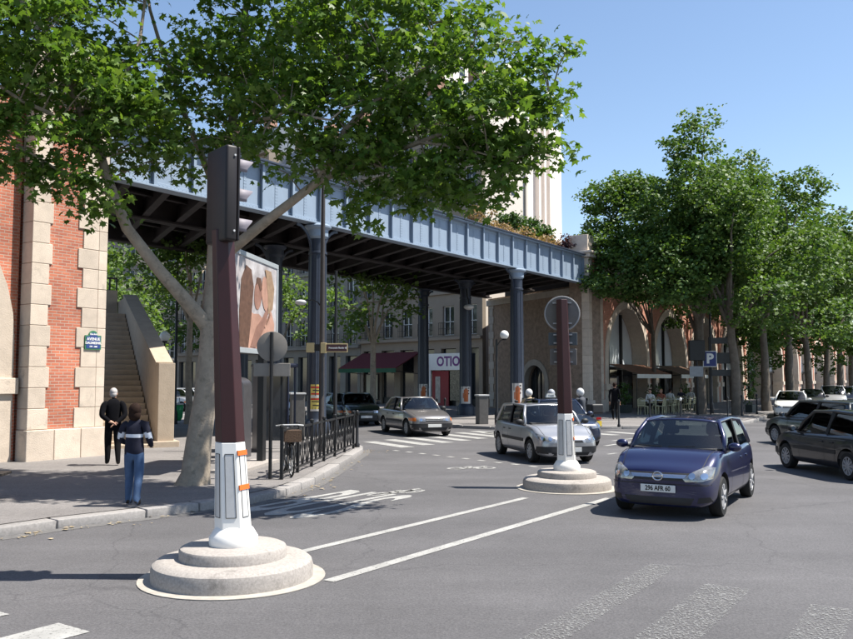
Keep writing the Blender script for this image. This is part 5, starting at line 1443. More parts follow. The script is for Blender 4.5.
    for s in (-1, 1):
        MB().tube([mir(p, s) for p in (A0 + Vector((.03, 0, 0)), AM, A1, (A1 + C1) / 2 + Vector((0, .02, .035)), C1, C1.lerp(C0, .5) + Vector((0, .02, .0)), C0)], [.042, .040, .040, .036, .046, .055, .07], 8).build('roof_rail', paint, root, smooth=True)
        # belt line strip
        MB().bar(mir(A0 + Vector((0, .012, .0)), s), mir(C0 + Vector((.05, .012, .0)), s), .03, .03).build('belt_strip', m_trim, root)
        Bx = (xw - .22 + xb) / 2 + (.10 if style != 'sedan' else .25)
        MB().bar(mir(Vector((Bx, wbse - .005, b0)), s), mir(Vector((Bx - .10, wtop + .018, zr + .015)), s), .03, .085).build('door_pillar', m_trim, root)
        # side panes
        def top_at(x):
            if x > A1.x: t = (x - A1.x) / (A0.x - A1.x); return A1.lerp(A0, t)
            if x < C1.x: t = (C1.x - x) / (C1.x - C0.x + 1e-6); return C1.lerp(C0, min(1, t))
            t = (A1.x - x) / (A1.x - C1.x); return A1.lerp(C1, t) + Vector((0, .015, .02))
        def pane(xa, xb_):
            vs_ = []; k = 10
            for i in range(k + 1):
                x = xa + (xb_ - xa) * i / k; tp_ = top_at(x)
                tp_ = tp_.copy(); tp_.y -= .012; f = max(.0, min(1, (tp_.z - b0) / (zr - b0)))
                bot = Vector((x, wbse - .012, b0)); tp_.x = x
                mid = bot.lerp(tp_, .5) + Vector((0, .02 * f, 0))
                vs_ += [mir(bot, s), mir(mid, s), mir(tp_, s)]
            mb = MB(); f_ = []
            for i in range(k):
                for j in (0, 1): f_.append((3 * i + j, 3 * i + 3 + j, 3 * i + 4 + j, 3 * i + 1 + j))
            mb.add(vs_, f_); mb.build('side_window', m_sglass, root, smooth=True, fix=True)
        pane(A0.x - .02, Bx); pane(Bx, C0.x + (.14 if style == 'hatch' else .08))
        if style == 'hatch':
            # broad rear pillar
            q = [Vector((C0.x - .02, C0.y + .005, b0 - .02)), Vector((C0.x + .42, wbse * .985, b0 - .02)), Vector((C1.x + .22, wtop + .015, zr)), Vector((C1.x - .02, wtop - .02, zr))]
            mb = MB(); mb.add([mir(p_, s) for p_ in q] + [mir(p_ - Vector((0, .03, 0)), s) for p_ in q], [(0, 1, 2, 3), (7, 6, 5, 4), (0, 4, 5, 1), (1, 5, 6, 2), (2, 6, 7, 3), (3, 7, 4, 0)]); mb.build('rear_pillar', paint, root, fix=True)
    def screen(name_, xb_, zb_, wb_, xt, zt, wt, bowb, bowt):
        mb = MB(); k = 10; g_ = []
        for i in range(5):
            u = i / 4
            for j in range(k + 1):
                v = j / k * 2 - 1
                xb2 = xb_ + bowb * (1 - v * v); xt2 = xt + bowt * (1 - v * v)
                g_.append((xb2 + (xt2 - xb2) * u + (.03 if xb_ > xt else -.03) * math.sin(math.pi * u), v * (wb_ + (wt - wb_) * u), zb_ + (zt - zb_) * u + .02 * u * (1 - v * v)))
        mb.add(g_, [(i * (k + 1) + j, i * (k + 1) + j + 1, (i + 1) * (k + 1) + j + 1, (i + 1) * (k + 1) + j) for i in range(4) for j in range(k)])
        return mb.build(name_, m_cglass, root, smooth=True, fix=True)
    screen('windscreen', A0.x + .03, hood + .05, wbse - .02, xr0 - .02, zr + .005, wtop - .02, .26, .10)
    screen('rear_window', C0.x - .03, b0 + .02, wbse * .95 - .03, xr1 - .01, zr - .01, wtop - .04, -.06, -.03)
    # cabin
    MB().span((xb + .12, -wbse + .06, b0 - .035), (xw - .30, wbse - .06, b0 - .004)).build('cabin_floor', m_cabin, root)
    mb = MB(); mb.prism([(xw - .42, b0 - .02), (xw + .02, b0 - .02), (xw + .0, b0 + .045), (xw - .40, b0 + .07)], -wbse + .1, wbse - .1, 'y'); mb.build('dashboard', m_cabin, root, fix=True)
    if seats:
        for y in (-.36, .36):
            MB().span((xw - 1.38, y - .23, b0 - .03), (xw - 1.24, y + .23, b0 + .16)).build('seat', m_seat, root, bevel=.05, seg=3)
            MB().span((xw - 1.40, y - .13, b0 + .19), (xw - 1.29, y + .13, b0 + .34)).build('headrest', m_seat, root, bevel=.04, seg=3)
        MB().span((xb + .55, -.55, b0 - .03), (xb + .70, .55, b0 + .12)).build('rear_seat', m_seat, root, bevel=.05, seg=3)
        pts = [(xw - .55 - .05 * math.sin(a), .36 + .17 * math.cos(a), b0 + .02 + .16 * math.sin(a)) for a in [2 * math.pi * k / 16 for k in range(17)]]
        MB().tube(pts, .014, 5, cap=False).build('steering_wheel', m_black, root)
        MB().span((xr0 - .02, -.11, zr - .13), (xr0 + .0, .11, zr - .07)).build('rear_view_mirror', m_black, root)
    # ---- fittings laid on the body
    def fit(nm, outl, m_, ax='x', sg_=1, off=.006, thick=.015, parent=None, res=.04): return bm_obj(project(bvh, outl, ax, sg_, off, res, thick), nm, m_, parent or root, 30)
    for s in (-1, 1):
        if lamp == 'big':
            o_ = [(s * .36, nose - .13), (s * .40, nose - .175), (s * .62, nose - .165), (s * .745, nose - .13), (s * .755, nose + .02), (s * .66, nose + .045), (s * .50, nose - .03)]
        elif lamp == 'slant':
            o_ = [(s * .38, nose - .07), (s * .42, nose - .15), (s * .66, nose - .13), (s * .76, nose - .04), (s * .745, nose + .06), (s * .62, nose + .015)]
        else:
            o_ = [(s * .34, nose - .04), (s * .34, nose - .16), (s * .64, nose - .16), (s * .64, nose - .04)]
        hl_ = fit('headlight', o_, m_lampc, thick=.02)
        cx = sum(p_[0] for p_ in o_) / len(o_); cz = sum(p_[1] for p_ in o_) / len(o_)
        for dx in ((-.09, .07) if lamp != 'box' else (0,)):
            oc = [(cx + s * dx + .048 * math.cos(a), cz - .01 + .045 * math.sin(a)) for a in [2 * math.pi * k / 10 for k in range(10)]]
            fit('reflector', oc, m_chrome, off=.010, thick=0, parent=hl_, res=.03)
        if lamp == 'box' and ind:
            fit('indicator', [(s * .66, nose - .045), (s * .66, nose - .16), (s * .80, nose - .15), (s * .80, nose - .05)], m_ind, thick=.015)
        fit('tail_light', [(s * .52, belt - .06), (s * .52, belt - .30), (s * .72, belt - .30), (s * .74, belt - .06)], m_tail, sg_=-1)
    if front == 'bar':          # wide bright bar with a badge ring
        fit('grille', [(-.40, nose - .165), (.40, nose - .165), (.46, nose - .05), (-.46, nose - .05)], m_trim, off=.004)
        fit('grille_bar', [(-.38, nose - .125), (.38, nose - .125), (.42, nose - .078), (-.42, nose - .078)], mat('satin_chrome', (.33, .38, .48), .25, .05, metal=.7), off=.014)
        pts = [(.0, .072 * math.cos(a), nose - .10 + .062 * math.sin(a)) for a in [2 * math.pi * k / 20 for k in range(21)]]
        hx = bvh.ray_cast(Vector((9, 0, nose - .10)), Vector((-1, 0, 0)))[0].x + .028
        em = MB().tube([(hx, p_[1], p_[2]) for p_ in pts], .011, 6, cap=False).bar((hx, -.085, nose - .112), (hx, .085, nose - .088), .016, .016).build('badge', m_chrome, root)
        fit('bumper_shut_line', [(-.74, nose - .225), (.74, nose - .225), (.74, nose - .212), (-.74, nose - .212)], m_trim, off=.003, thick=0)
    elif front == 'lion':
        fit('grille', [(-.34, nose - .155), (.34, nose - .155), (.30, nose - .10), (-.30, nose - .10)], m_trim, off=.004)
        fit('badge', [(-.05, nose - .06), (.05, nose - .06), (.04, nose + .03), (-.04, nose + .03)], m_chrome, off=.012)
    else:
        fit('grille', [(-.33, nose - .15), (.33, nose - .15), (.33, nose - .05), (-.33, nose - .05)], m_trim, off=.005)
        for k in range(2): fit('grille_slat', [(-.32, nose - .13 + k * .045), (.32, nose - .13 + k * .045), (.32, nose - .118 + k * .045), (-.32, nose - .118 + k * .045)], m_panel, off=.012)
    zbump = nose - .33
    if bumper is not None:      # unpainted bumper band, front and rear
        fit('bumper', [(-.80, zbump - .06), (.80, zbump - .06), (.80, zbump + .085), (-.80, zbump + .085)], bumper, off=.022, thick=.03)
        fit('bumper', [(-.80, .42), (.80, .42), (.80, .60), (-.80, .60)], bumper, sg_=-1, off=.022, thick=.03)
        for s in (-1, 1): fit('rub_strip', [(ra_x + wr + .1, .50), (fa_x - wr - .1, .50), (fa_x - wr - .1, .58), (ra_x + wr + .1, .58)], bumper, 'y', s, .010, .01)
    fit('lower_intake', [(-.46, sill + .05), (.46, sill + .05), (.52, sill + .16), (-.52, sill + .16)], m_trim, off=.004)
    for s in (-1, 1): fit('fog_lamp', [(s * .56, sill + .09), (s * .74, sill + .10), (s * .72, sill + .18), (s * .58, sill + .17)], m_trim, off=.005)
    # plates
    for sg_, zz in ((1, nose - .285 if bumper is None else zbump + .01), (-1, .70)):
        hx = bvh.ray_cast(Vector((sg_ * 9, 0, zz)), Vector((-sg_, 0, 0)))[0].x + sg_ * (.028 if bumper is None or sg_ < 0 else .05)
        mb = MB(); mb.M = face_to((sg_, 0, 0), (hx, 0, zz)); mb.span((-.26, -.055, -.012), (.26, .055, .0)); pl_ = mb.build('number_plate', m_plate if sg_ > 0 else m_platey, root, bevel=.006)
        if ptext and sg_ > 0: text_obj(ptext, .098, m_black, pl_, face_to((sg_, 0, 0), (hx + .002, 0, zz)), sx=.80, bold=.003, ext=.001)
    # doors: shut lines and handles
    for s in (-1, 1):
        xs = (xw - .33, Bx - .02) if style == '3door' else (xw - .33, Bx, ra_x + .42)
        for i, x in enumerate(xs):
            lean_ = -.02 if i == 0 else .0
            fit('door_line', [(x - .005, sill + .10), (x + .005, sill + .10), (x + .005 + lean_, b0 - .02), (x - .005 + lean_, b0 - .02)], m_trim, 'y', s, .002, 0, res=.05)
        fit('sill_line', [(ra_x + wr + .06, sill + .105), (fa_x - wr - .06, sill + .105), (fa_x - wr - .06, sill + .117), (ra_x + wr + .06, sill + .117)], m_trim, 'y', s, .002, 0, res=.06)
        for x in xs[1:]:
            hy = bvh.ray_cast(Vector((x + .13, s * 9, b0 - .15)), Vector((0, -s, 0)))[0].y
            MB().span((x + .06, hy - .005, b0 - .165), (x + .20, hy + s * .022, b0 - .135)).build('door_handle', m_trim if bumper is not None else paint, root, bevel=.008)
        # mirrors
        mm_ = mirror_m or (m_trim if bumper is not None else paint)
        mc = Vector((A0.x + .02, s * (wbse + .155), b0 + .075))
        mi = MB(); mi.ell(mc, (.065, .105, .07), 12, 8).build('mirror', mm_, root, smooth=True)
        MB().bar((A0.x - .01, s * (wbse - .02), b0 + .03), mc - Vector((0, s * .05, .03)), .03, .04).build('mirror_arm', m_trim, root)
        mb = MB(); mb.lathe([(.05, -.064), (.05, -.066)], 12, tuple(mc), 'x'); mb.build('mirror_glass', m_chrome, root)
    for s in (-1, 1):          # bonnet shut line
        fit('bonnet_line', [(xw + .1, s * (h2 * .80)), (xf - .25, s * (h2 * .72)), (xf - .25, s * (h2 * .72 + .012)), (xw + .1, s * (h2 * .80 + .012))], m_trim, 'z', 1, .002, 0, res=.08)
        MB().bar((xw - .02 + .17, s * .05 - .1, hood + .085), (xw - .12 + .17, s * .45 - .1, hood + .09), .014, .014).build('wiper', m_black, root)
    # wheels
    ty, rme, hub = wheel_meshes(wr, .185, wheel)
    for ax_x in (fa_x, ra_x):
        for s in (-1, 1):
            e = child('wheel', ty, root, (ax_x, s * (h2 - .115), wr), (0, 0, 0 if s > 0 else math.pi))
            child('rim', rme, e); child('brake', hub, e)
    if taxi:
        MB().span((xr0 - .75, -.20, H - .005), (xr0 - .60, .20, H + .03)).build('taxi_base', m_black, root)
        mb = MB(); mb.prism([(-.17, H + .03), (.17, H + .03), (.12, H + .15), (-.12, H + .15)], xr0 - .73, xr0 - .62, 'x'); o_ = mb.build('taxi_sign', mat('taxi_white', (.8, .78, .72), .4), root, fix=True)
        text_obj('TAXI', .085, m_black, o_, face_to((1, 0, 0), (xr0 - .618, 0, H + .085)))
    if driver:
        seated_driver(root, Vector((xw - 1.10, .36, b0)))
    return root
def seated_driver(root, c):
    mb = MB(); mb.ell(c + Vector((-.02, 0, .30)), (.085, .075, .115), 14, 10); mb.ell(c + Vector((.075, 0, .29)), (.02, .015, .025), 6, 5)
    mb.tube([c + Vector((-.04, 0, .12)), c + Vector((-.03, 0, .22))], [.06, .05], 8); mb.build('driver_head', m_skinp, root, smooth=True)
    MB().ell(c + Vector((-.045, 0, .335)), (.09, .085, .10), 12, 8).build('driver_hair', mat('hair_dark', (.02, .014, .01), .6), root, smooth=True)
    mb = MB(); mb.ell(c + Vector((-.06, 0, -.02)), (.12, .21, .17), 14, 8)
    for s in (-1, 1): mb.tube([c + Vector((-.03, s * .18, .06)), c + Vector((.14, s * .24, -.04)), c + Vector((.46, s * .14, .06))], [.055, .045, .032], 8)
    mb.build('driver_torso', mat('driver_shirt', (.10, .10, .13), .9), root, smooth=True)

def hd(x, y): return math.atan2(y, x)
def car_paint(name, c, metal=.35, rough=.32): return mat(name, c, rough, .03, 2, metal=metal, coat=.8, spec=.5)
m_navy = car_paint('navy_metallic', (.007, .009, .052)); m_silver = car_paint('silver_metallic', (.40, .40, .41), .55); m_grey = car_paint('warm_grey_metallic', (.20, .19, .19), .5)
m_cblack = car_paint('black_paint', (.010, .010, .013), .1); m_dgrey = car_paint('dark_grey_paint', (.045, .05, .05), .3); m_cwhite = car_paint('white_car_paint', (.62, .62, .60), 0); m_dgreen = car_paint('dark_green_paint', (.010, .022, .016), .2)
m_dblue = car_paint('dark_blue_paint', (.012, .02, .05), .2)
def place(front_left_wheel, h, L, wb, W):
    """car centre from where its front left tyre meets the road"""
    h = Vector((*h, 0)).normalized(); left = Vector((-h.y, h.x, 0)); f = Vector((*front_left_wheel, 0))
    ax_ = f - left * (W / 2 - .11)
    return ax_ - h * ((L / 2 - .02) - .76), hd(h.x, h.y)
# heading is towards us for the first two
p, a = place((4.46, 13.15), (-.50, -.866), 3.83, 2.49, 1.66)
make_car('dark blue hatchback driving towards us with plate 296 AFR 60', p, a, m_navy, 3.83, 1.66, 1.44, 'hatch', .955, .74, .93, 1.00, .30, 2.49, 'bar', ptext='296 AFR 60', driver=True, wheel='alloy')
h = Vector((.235, -.972)); fr_ = Vector((2.65, 21.4)); lf = Vector((-h.y, h.x)); flw = fr_ + lf * 1.43
p, a = place(flw, h, 3.83, 2.44, 1.65)
make_car('silver hatchback with black bumpers turning past the far mast', p, a, m_silver, 3.83, 1.65, 1.43, 'hatch', .93, .68, .87, 1.0, .29, 2.44, 'lion', bumper=m_trim, lamp='slant', driver=True)
h = Vector((.36, -.933)); fr_ = Vector((-.62, 31.0)); lf = Vector((-h.y, h.x)); flw = fr_ + lf * 1.42
p, a = place(flw, h, 4.4, 2.6, 1.69)
make_car('warm grey saloon with orange indicators coming out under the bridge', p, a, m_grey, 4.4, 1.69, 1.40, 'sedan', .92, .72, .88, 1.22, .30, 2.6, 'slats', bumper=m_trim, lamp='box')
p, a = place((-2.2, 38.4), (.33, -.94), 4.0, 2.5, 1.65); 
make_car('dark green car following the grey saloon under the bridge', p, a, m_dgreen, 4.0, 1.65, 1.42, 'hatch', .92, .72, .88, 1.05, .30, 2.5, 'slats', bumper=m_trim, lamp='box')
h = Vector((.20, -.98)); p = Vector((3.75, 27.6, 0))
make_car('dark taxi with white roof sign hidden behind the silver hatchback', p + Vector((.35, 0, 0)), hd(.2, -.98), m_dblue, 4.5, 1.72, 1.44, 'sedan', .93, .74, .90, 1.22, .31, 2.65, 'slats', lamp='slant', taxi=True)
# black car crossing at the right edge, heading away into the side street
h = Vector((-.10, .995)); p, a = place((8.50, 20.1), h, 3.9, 2.45, 1.64)
make_car('black hatchback cut by the right edge of the picture', p, a, m_cblack, 3.9, 1.64, 1.41, 'hatch', .90, .72, .87, 1.05, .29, 2.45, 'slats', bumper=m_trim, lamp='box', wheel='cover', ind=False)
h = Vector((-.22, .975)); p, a = place((11.3, 27.6), h, 4.3, 2.55, 1.68)
make_car('dark grey estate car behind the black hatchback', p, a, m_dgrey, 4.3, 1.68, 1.43, 'estate', .90, .72, .87, 1.1, .29, 2.55, 'slats', bumper=m_trim, lamp='box', ind=False)
GP = 'cars queuing along the far kerb'
hq = Vector((-.5, -.866))
def queue(px, py, label, paint, **kw):
    g_ = gnd(px, py); return make_car(label, (g_.x, g_.y, 0), hd(hq.x, hq.y) + kw.pop('turn', 0), paint, group=GP, **kw)
queue(792, 417.5, 'white hatchback first in the queue by the far kerb', m_cwhite, L=3.9, W=1.66, bumper=m_cwhite, lamp='slant', front='slats', turn=R(4), mirror_m=m_cwhite)
queue(812, 411.5, 'dark saloon half hidden right behind the white hatchback', m_dgrey, L=4.3, style='sedan', bumper=m_trim, lamp='box', seats=False, turn=R(5))
queue(833, 409.5, 'silver family car right of the dark saloon in the queue', m_silver, L=4.2, W=1.72, H=1.62, style='van', lamp='slant', seats=False, belt=.98, hood=.96, turn=R(5))
queue(850, 406.5, 'dark car behind the silver family car at the right edge', m_dblue, L=4.3, style='estate', lamp='box', bumper=m_trim, seats=False)
queue(845, 403.0, 'pale grey car far back in the queue at the right edge', m_grey, L=4.1, style='hatch', lamp='box', bumper=m_trim, seats=False)
# cars far down the side street at the left
for px, py, pm_, lb, hh in ((172, 411, m_silver, 'silver car parked far behind the staircase', (.9, -.3)), (193, 409, m_cwhite, 'white car parked far behind the young plane tree', (.9, -.3)), (283, 420, m_cwhite, 'pale car far behind the bicycle railing', (.35, -.93)), (342, 423, m_dgreen, 'dark car parked between the poster column and the thin post', (.45, -.9))):
    g_ = gnd(px, py); make_car(lb, (g_.x, g_.y, 0), hd(*hh), pm_, 4.0, 1.66, 1.42, 'hatch', bumper=m_trim, lamp='box', seats=False, group='cars parked far down the side street')
# ================================================================== people
def skin_figure(name, joints, edges, mats_of, parent, sub=2, root_j=0):
    """one continuous skinned body. joints: {n: (pos, radius or (rx, ry))}; edges: [(a, b, material key)]"""
    names = list(joints); idx = {n: i for i, n in enumerate(names)}
    me = bpy.data.meshes.new('sk'); me.from_pydata([joints[n][0] for n in names], [(idx[a], idx[b]) for a, b, _ in edges], [])
    o = bpy.data.objects.new('sk', me); COL.objects.link(o)
    md = o.modifiers.new('k', 'SKIN'); md.use_smooth_shade = True; md.branch_smoothing = .6
    sv_ = me.skin_vertices[0].data
    for n in names:
        r = joints[n][1]; sv_[idx[n]].radius = r if isinstance(r, (tuple, list)) else (r, r)
        sv_[idx[n]].use_root = (idx[n] == root_j)
    s_ = o.modifiers.new('s', 'SUBSURF'); s_.levels = sub; s_.render_levels = sub
    dg = bpy.context.evaluated_depsgraph_get(); dg.update()
    m2 = bpy.data.meshes.new_from_object(o.evaluated_get(dg)); bpy.data.objects.remove(o)
    keys = []; 
    for _, _, k in edges:
        if k not in keys: keys.append(k)
    m2.materials.clear()
    for k in keys: m2.materials.append(mats_of[k])
    segs = [(Vector(joints[a][0]), Vector(joints[b][0]), keys.index(k), joints[a][1], joints[b][1]) for a, b, k in edges]
    def rr(r): return r if not isinstance(r, (tuple, list)) else (r[0] + r[1]) / 2
    for f in m2.polygons:
        c = f.center; best = 1e9
        for a, b, k, ra, rb_ in segs:
            d = b - a; t = max(0, min(1, (c - a).dot(d) / max(1e-9, d.length_squared)))
            dist = (c - a - d * t).length - (rr(ra) * (1 - t) + rr(rb_) * t)
            if dist < best: best = dist; f.material_index = k
    ob = link(name, m2, parent, True); return ob
def human(label, loc, rz, h, pose, cl, hair, hair_kind='short', name='person', group=None, seat=False, helmet=None, stripe=None):
    """local frame: facing +x. pose overrides joint positions given for a 1.75 m body"""
    t = thing(name, label, 'person', loc, rz, group); k = h / 1.75
    J = {'pelvis': ((0, 0, .93), (.135, .165)), 'waist': ((0, 0, 1.08), (.12, .15)), 'chest': ((.0, 0, 1.30), (.13, .175)), 'neck0': ((-.015, 0, 1.44), (.085, .11)), 'neck': ((-.01, 0, 1.50), .055), 'skull': ((.01, 0, 1.58), .07),
         'hipL': ((0, .09, .88), .095), 'kneeL': ((.02, .10, .49), .062), 'calfL': ((-.01, .10, .36), .058), 'ankL': ((-.03, .10, .09), .042), 'toeL': ((.15, .115, .040), .042), 'heelL': ((-.06, .10, .04), .036),
         'hipR': ((0, -.09, .88), .095), 'kneeR': ((.02, -.10, .49), .062), 'calfR': ((-.01, -.10, .36), .058), 'ankR': ((-.03, -.10, .09), .042), 'toeR': ((.15, -.115, .040), .042), 'heelR': ((-.06, -.10, .04), .036),
         'shL': ((-.01, .185, 1.40), .062), 'elL': ((-.04, .25, 1.12), .046), 'wrL': ((.05, .24, .87), .030), 'paL': ((.07, .235, .79), (.022, .036)),
         'shR': ((-.01, -.185, 1.40), .062), 'elR': ((-.04, -.25, 1.12), .046), 'wrR': ((.05, -.24, .87), .030), 'paR': ((.07, -.235, .79), (.022, .036))}
    for n, v in pose.items():
        if n in J: J[n] = (v, J[n][1]) if not isinstance(v[0], tuple) else v
    bulk = pose.get('bulk', 1.0)
    E = [('pelvis', 'waist', 'top'), ('waist', 'chest', 'top'), ('chest', 'neck0', 'top'), ('neck0', 'neck', 'skin'), ('neck', 'skull', 'skin')]
    for s in 'LR':
        E += [('pelvis', 'hip' + s, 'leg'), ('hip' + s, 'knee' + s, 'leg'), ('knee' + s, 'calf' + s, 'leg'), ('calf' + s, 'ank' + s, 'leg'), ('ank' + s, 'heel' + s, 'shoe'), ('ank' + s, 'toe' + s, 'shoe'),
              ('neck0', 'sh' + s, 'top'), ('sh' + s, 'el' + s, 'top'), ('el' + s, 'wr' + s, 'top'), ('wr' + s, 'pa' + s, 'skin')]
        # fingers: four from the end of the palm, the thumb from its side
        w_ = Vector(J['wr' + s][0]); p_ = Vector(J['pa' + s][0]); d = (p_ - w_).normalized(); f_ = Vector((1, 0, 0)); f_ = (f_ - d * f_.dot(d)).normalized() if abs(d.x) < .95 else Vector((0, 0, 1))
        inw = d.cross(f_) * (1 if s == 'R' else -1)
        for q in range(4):
            b = p_ + d * .035 + f_ * (.030 - q * .019); ln = (.062, .072, .067, .052)[q]
            J[f'f{q}{s}'] = (tuple(b), .0095); J[f'g{q}{s}'] = (tuple(b + d * ln * .5 + inw * .008), .0085); J[f'h{q}{s}'] = (tuple(b + d * ln * .85 + inw * .026), .0075)
            E += [('pa' + s, f'f{q}{s}', 'skin'), (f'f{q}{s}', f'g{q}{s}', 'skin'), (f'g{q}{s}', f'h{q}{s}', 'skin')]
        b = p_ - d * .03 + f_ * .03; J['t0' + s] = (tuple(b), .011); J['t1' + s] = (tuple(b + d * .03 + f_ * .022), .0095); J['t2' + s] = (tuple(b + d * .055 + f_ * .026 + inw * .01), .008)
        E += [('pa' + s, 't0' + s, 'skin'), ('t0' + s, 't1' + s, 'skin'), ('t1' + s, 't2' + s, 'skin')]
    def sc(r): return tuple(x * k for x in r) if isinstance(r, (tuple, list)) else r * k
    J = {n: (tuple(Vector(v[0]) * k), sc(v[1])) for n, v in J.items()}
    M_ = {'skin': m_skinp, 'top': cl[0], 'leg': cl[1], 'shoe': cl[2]}
    bd = skin_figure('body', J, E, M_, t)
    hem = pose.get('hem', .88) * k; m2 = bd.data; ms_ = list(m2.materials); ti = ms_.index(cl[0]); li = ms_.index(cl[1])
    if not seat and 'seated' not in pose:
        for f in m2.polygons:
            if abs(f.center.y) < .235 * k and f.material_index in (ti, li) and .70 * k < f.center.z < 1.05 * k:
                f.material_index = ti if f.center.z > hem else li
    if stripe:                                           # a pale band knitted across chest and sleeves
        m2 = bd.data; m2.materials.append(stripe[2]); si = len(m2.materials) - 1; ti = [i for i, mm in enumerate(m2.materials) if mm == cl[0]][0]
        for f in m2.polygons:
            if f.material_index == ti and stripe[0] * k < f.center.z < stripe[1] * k: f.material_index = si
    # head
    s0 = Vector(J['skull'][0]); tilt = pose.get('look', (0, 0)); Rm = Matrix.Rotation(tilt[0], 3, 'Z') @ Matrix.Rotation(tilt[1], 3, 'Y')
    hc = s0 + Vector((.015, 0, .045)) * k
    mb = MB(); mb.M = Matrix.Translation(hc) @ Rm.to_4x4() @ Matrix.Scale(k, 4)
    mb.ell((0, 0, .02), (.096, .076, .105), 18, 14); mb.ell((.03, 0, -.06), (.062, .058, .065), 14, 10)
    mb.ell((.098, 0, -.005), (.022, .015, .026), 8, 6)
    for s in (-1, 1): mb.ell((-.005, s * .078, -.005), (.022, .012, .034), 8, 6)
    mb.build('head', m_skinp, t, smooth=True)
    for s in (-1, 1):
        mb = MB(); mb.M = Matrix.Translation(hc) @ Rm.to_4x4() @ Matrix.Scale(k, 4); mb.ell((.086, s * .033, .022), (.012, .014, .009), 8, 6); mb.build('eye', m_black, t, smooth=True)
    mb = MB(); mb.M = Matrix.Translation(hc) @ Rm.to_4x4() @ Matrix.Scale(k, 4); mb.ell((.084, 0, -.062), (.012, .026, .008), 8, 6); mb.build('mouth', mat('lips', (.30, .10, .09), .6), t, smooth=True)
    mb = MB(); mb.M = Matrix.Translation(hc) @ Rm.to_4x4() @ Matrix.Scale(k, 4)
    if helmet:
        mb.ell((0, 0, .03), (.155, .135, .15), 18, 14); mb.build('helmet', helmet, t, smooth=True)
        mb = MB(); mb.M = Matrix.Translation(hc) @ Rm.to_4x4() @ Matrix.Scale(k, 4); mb.ell((.07, 0, .0), (.095, .115, .06), 14, 10); mb.build('visor', m_glassd, t, smooth=True)
    elif hair is not None:
        mb.ell((-.018, 0, .045), (.098, .086, .098), 16, 12)
        if hair_kind == 'short': mb.ell((-.05, 0, -.01), (.06, .076, .08), 12, 10)
        else: mb.ell((-.035, 0, .02), (.105, .108, .12), 16, 12); mb.ell((-.05, 0, -.07), (.08, .105, .11), 14, 10)
        mb.build('hair', hair, t, smooth=True)
    return t
m_coat = mat('black_coat', (.005, .005, .007), .95, .25, 9, .2, 30, spec=.1); m_trou = mat('black_trousers', (.007, .007, .008), .95, .2, 9, spec=.1); m_shoe = mat('dark_shoes', (.015, .012, .01), .5)
m_jeans = mat('blue_jeans', (.045, .085, .17), .9, .25, 7, .2, 60); m_navyk = mat('navy_jersey', (.006, .007, .020), .9, .2, 20, .2, 80); m_whitek = mat('white_knit', (.55, .58, .64), .9, .08, 20)
m_hairg = mat('grey_hair', (.42, .40, .40), .7, .25, 30); m_hairb = mat('brown_hair', (.020, .010, .007), .85, .4, 25, spec=.15)
def scl(d, dx=0): return d
# man in black, seen from behind, hands joined behind his back, one foot ahead
g = gnd(112, 465, PAVE)
human('man with white hair in black coat and trousers, hands behind his back', g, R(112), 1.74,
      {'elL': ((-.11, .255, 1.13), .068), 'wrL': ((-.21, .08, 1.00), .042), 'paL': (-.22, .01, .97), 'elR': ((-.11, -.255, 1.13), .068), 'wrR': ((-.21, -.08, .97), .042), 'paR': (-.22, -.01, .93),
       'hem': .76, 'chest': ((.02, 0, 1.29), (.17, .235)), 'waist': ((.0, 0, 1.08), (.165, .215)), 'pelvis': ((0, 0, .92), (.165, .205)), 'hipL': ((0, .09, .85), .115), 'hipR': ((0, -.09, .85), .115), 'kneeL': ((.04, .10, .49), .08), 'calfL': ((.0, .10, .36), .075), 'ankL': ((-.02, .10, .09), .072), 'neck0': ((.03, 0, 1.44), (.10, .13)), 'neck': (.05, 0, 1.50), 'skull': (.075, 0, 1.57),
       'shL': ((-.01, .205, 1.38), .085), 'shR': ((-.01, -.205, 1.38), .085), 'kneeR': ((-.02, -.11, .48), .08), 'calfR': ((-.09, -.11, .36), .075), 'ankR': ((-.17, -.12, .10), .072), 'toeR': (.0, -.13, .035), 'heelR': (-.21, -.12, .06), 'look': (-.15, .12)},
      (m_coat, m_trou, m_shoe), m_hairg)
g = gnd(133, 506, PAVE)
human('woman in navy jersey with white chest stripe and blue jeans walking away', g, R(92), 1.57,
      {'hem': .90, 'shL': ((-.01, .18, 1.39), .075), 'shR': ((-.01, -.18, 1.39), .075), 'elL': ((.02, .255, 1.13), .062), 'wrL': ((.20, .20, 1.06), .042), 'paL': (.27, .15, 1.07), 'elR': ((.0, -.26, 1.12), .062), 'wrR': ((.17, -.24, 1.02), .042), 'paR': (.25, -.20, 1.02), 'kneeL': ((.10, .10, .50), .078), 'calfL': ((.06, .10, .36), .072), 'ankL': ((.05, .10, .09), .074), 'toeL': (.22, .11, .035), 'heelL': (.01, .1, .04),
       'kneeR': ((-.04, -.10, .49), .078), 'calfR': ((-.10, -.10, .37), .072), 'ankR': ((-.17, -.10, .12), .074), 'toeR': (-.02, -.11, .04), 'heelR': (-.22, -.10, .08), 'chest': ((0, 0, 1.29), (.15, .20)), 'waist': ((0, 0, 1.07), (.145, .19)), 'pelvis': ((0, 0, .93), (.155, .19)), 'hipL': ((0, .09, .85), .11), 'hipR': ((0, -.09, .85), .11)},
      (m_navyk, m_jeans, m_shoe), m_hairb, 'long', stripe=(1.16, 1.255, m_whitek))
g = gnd(615, 420, PAVE)
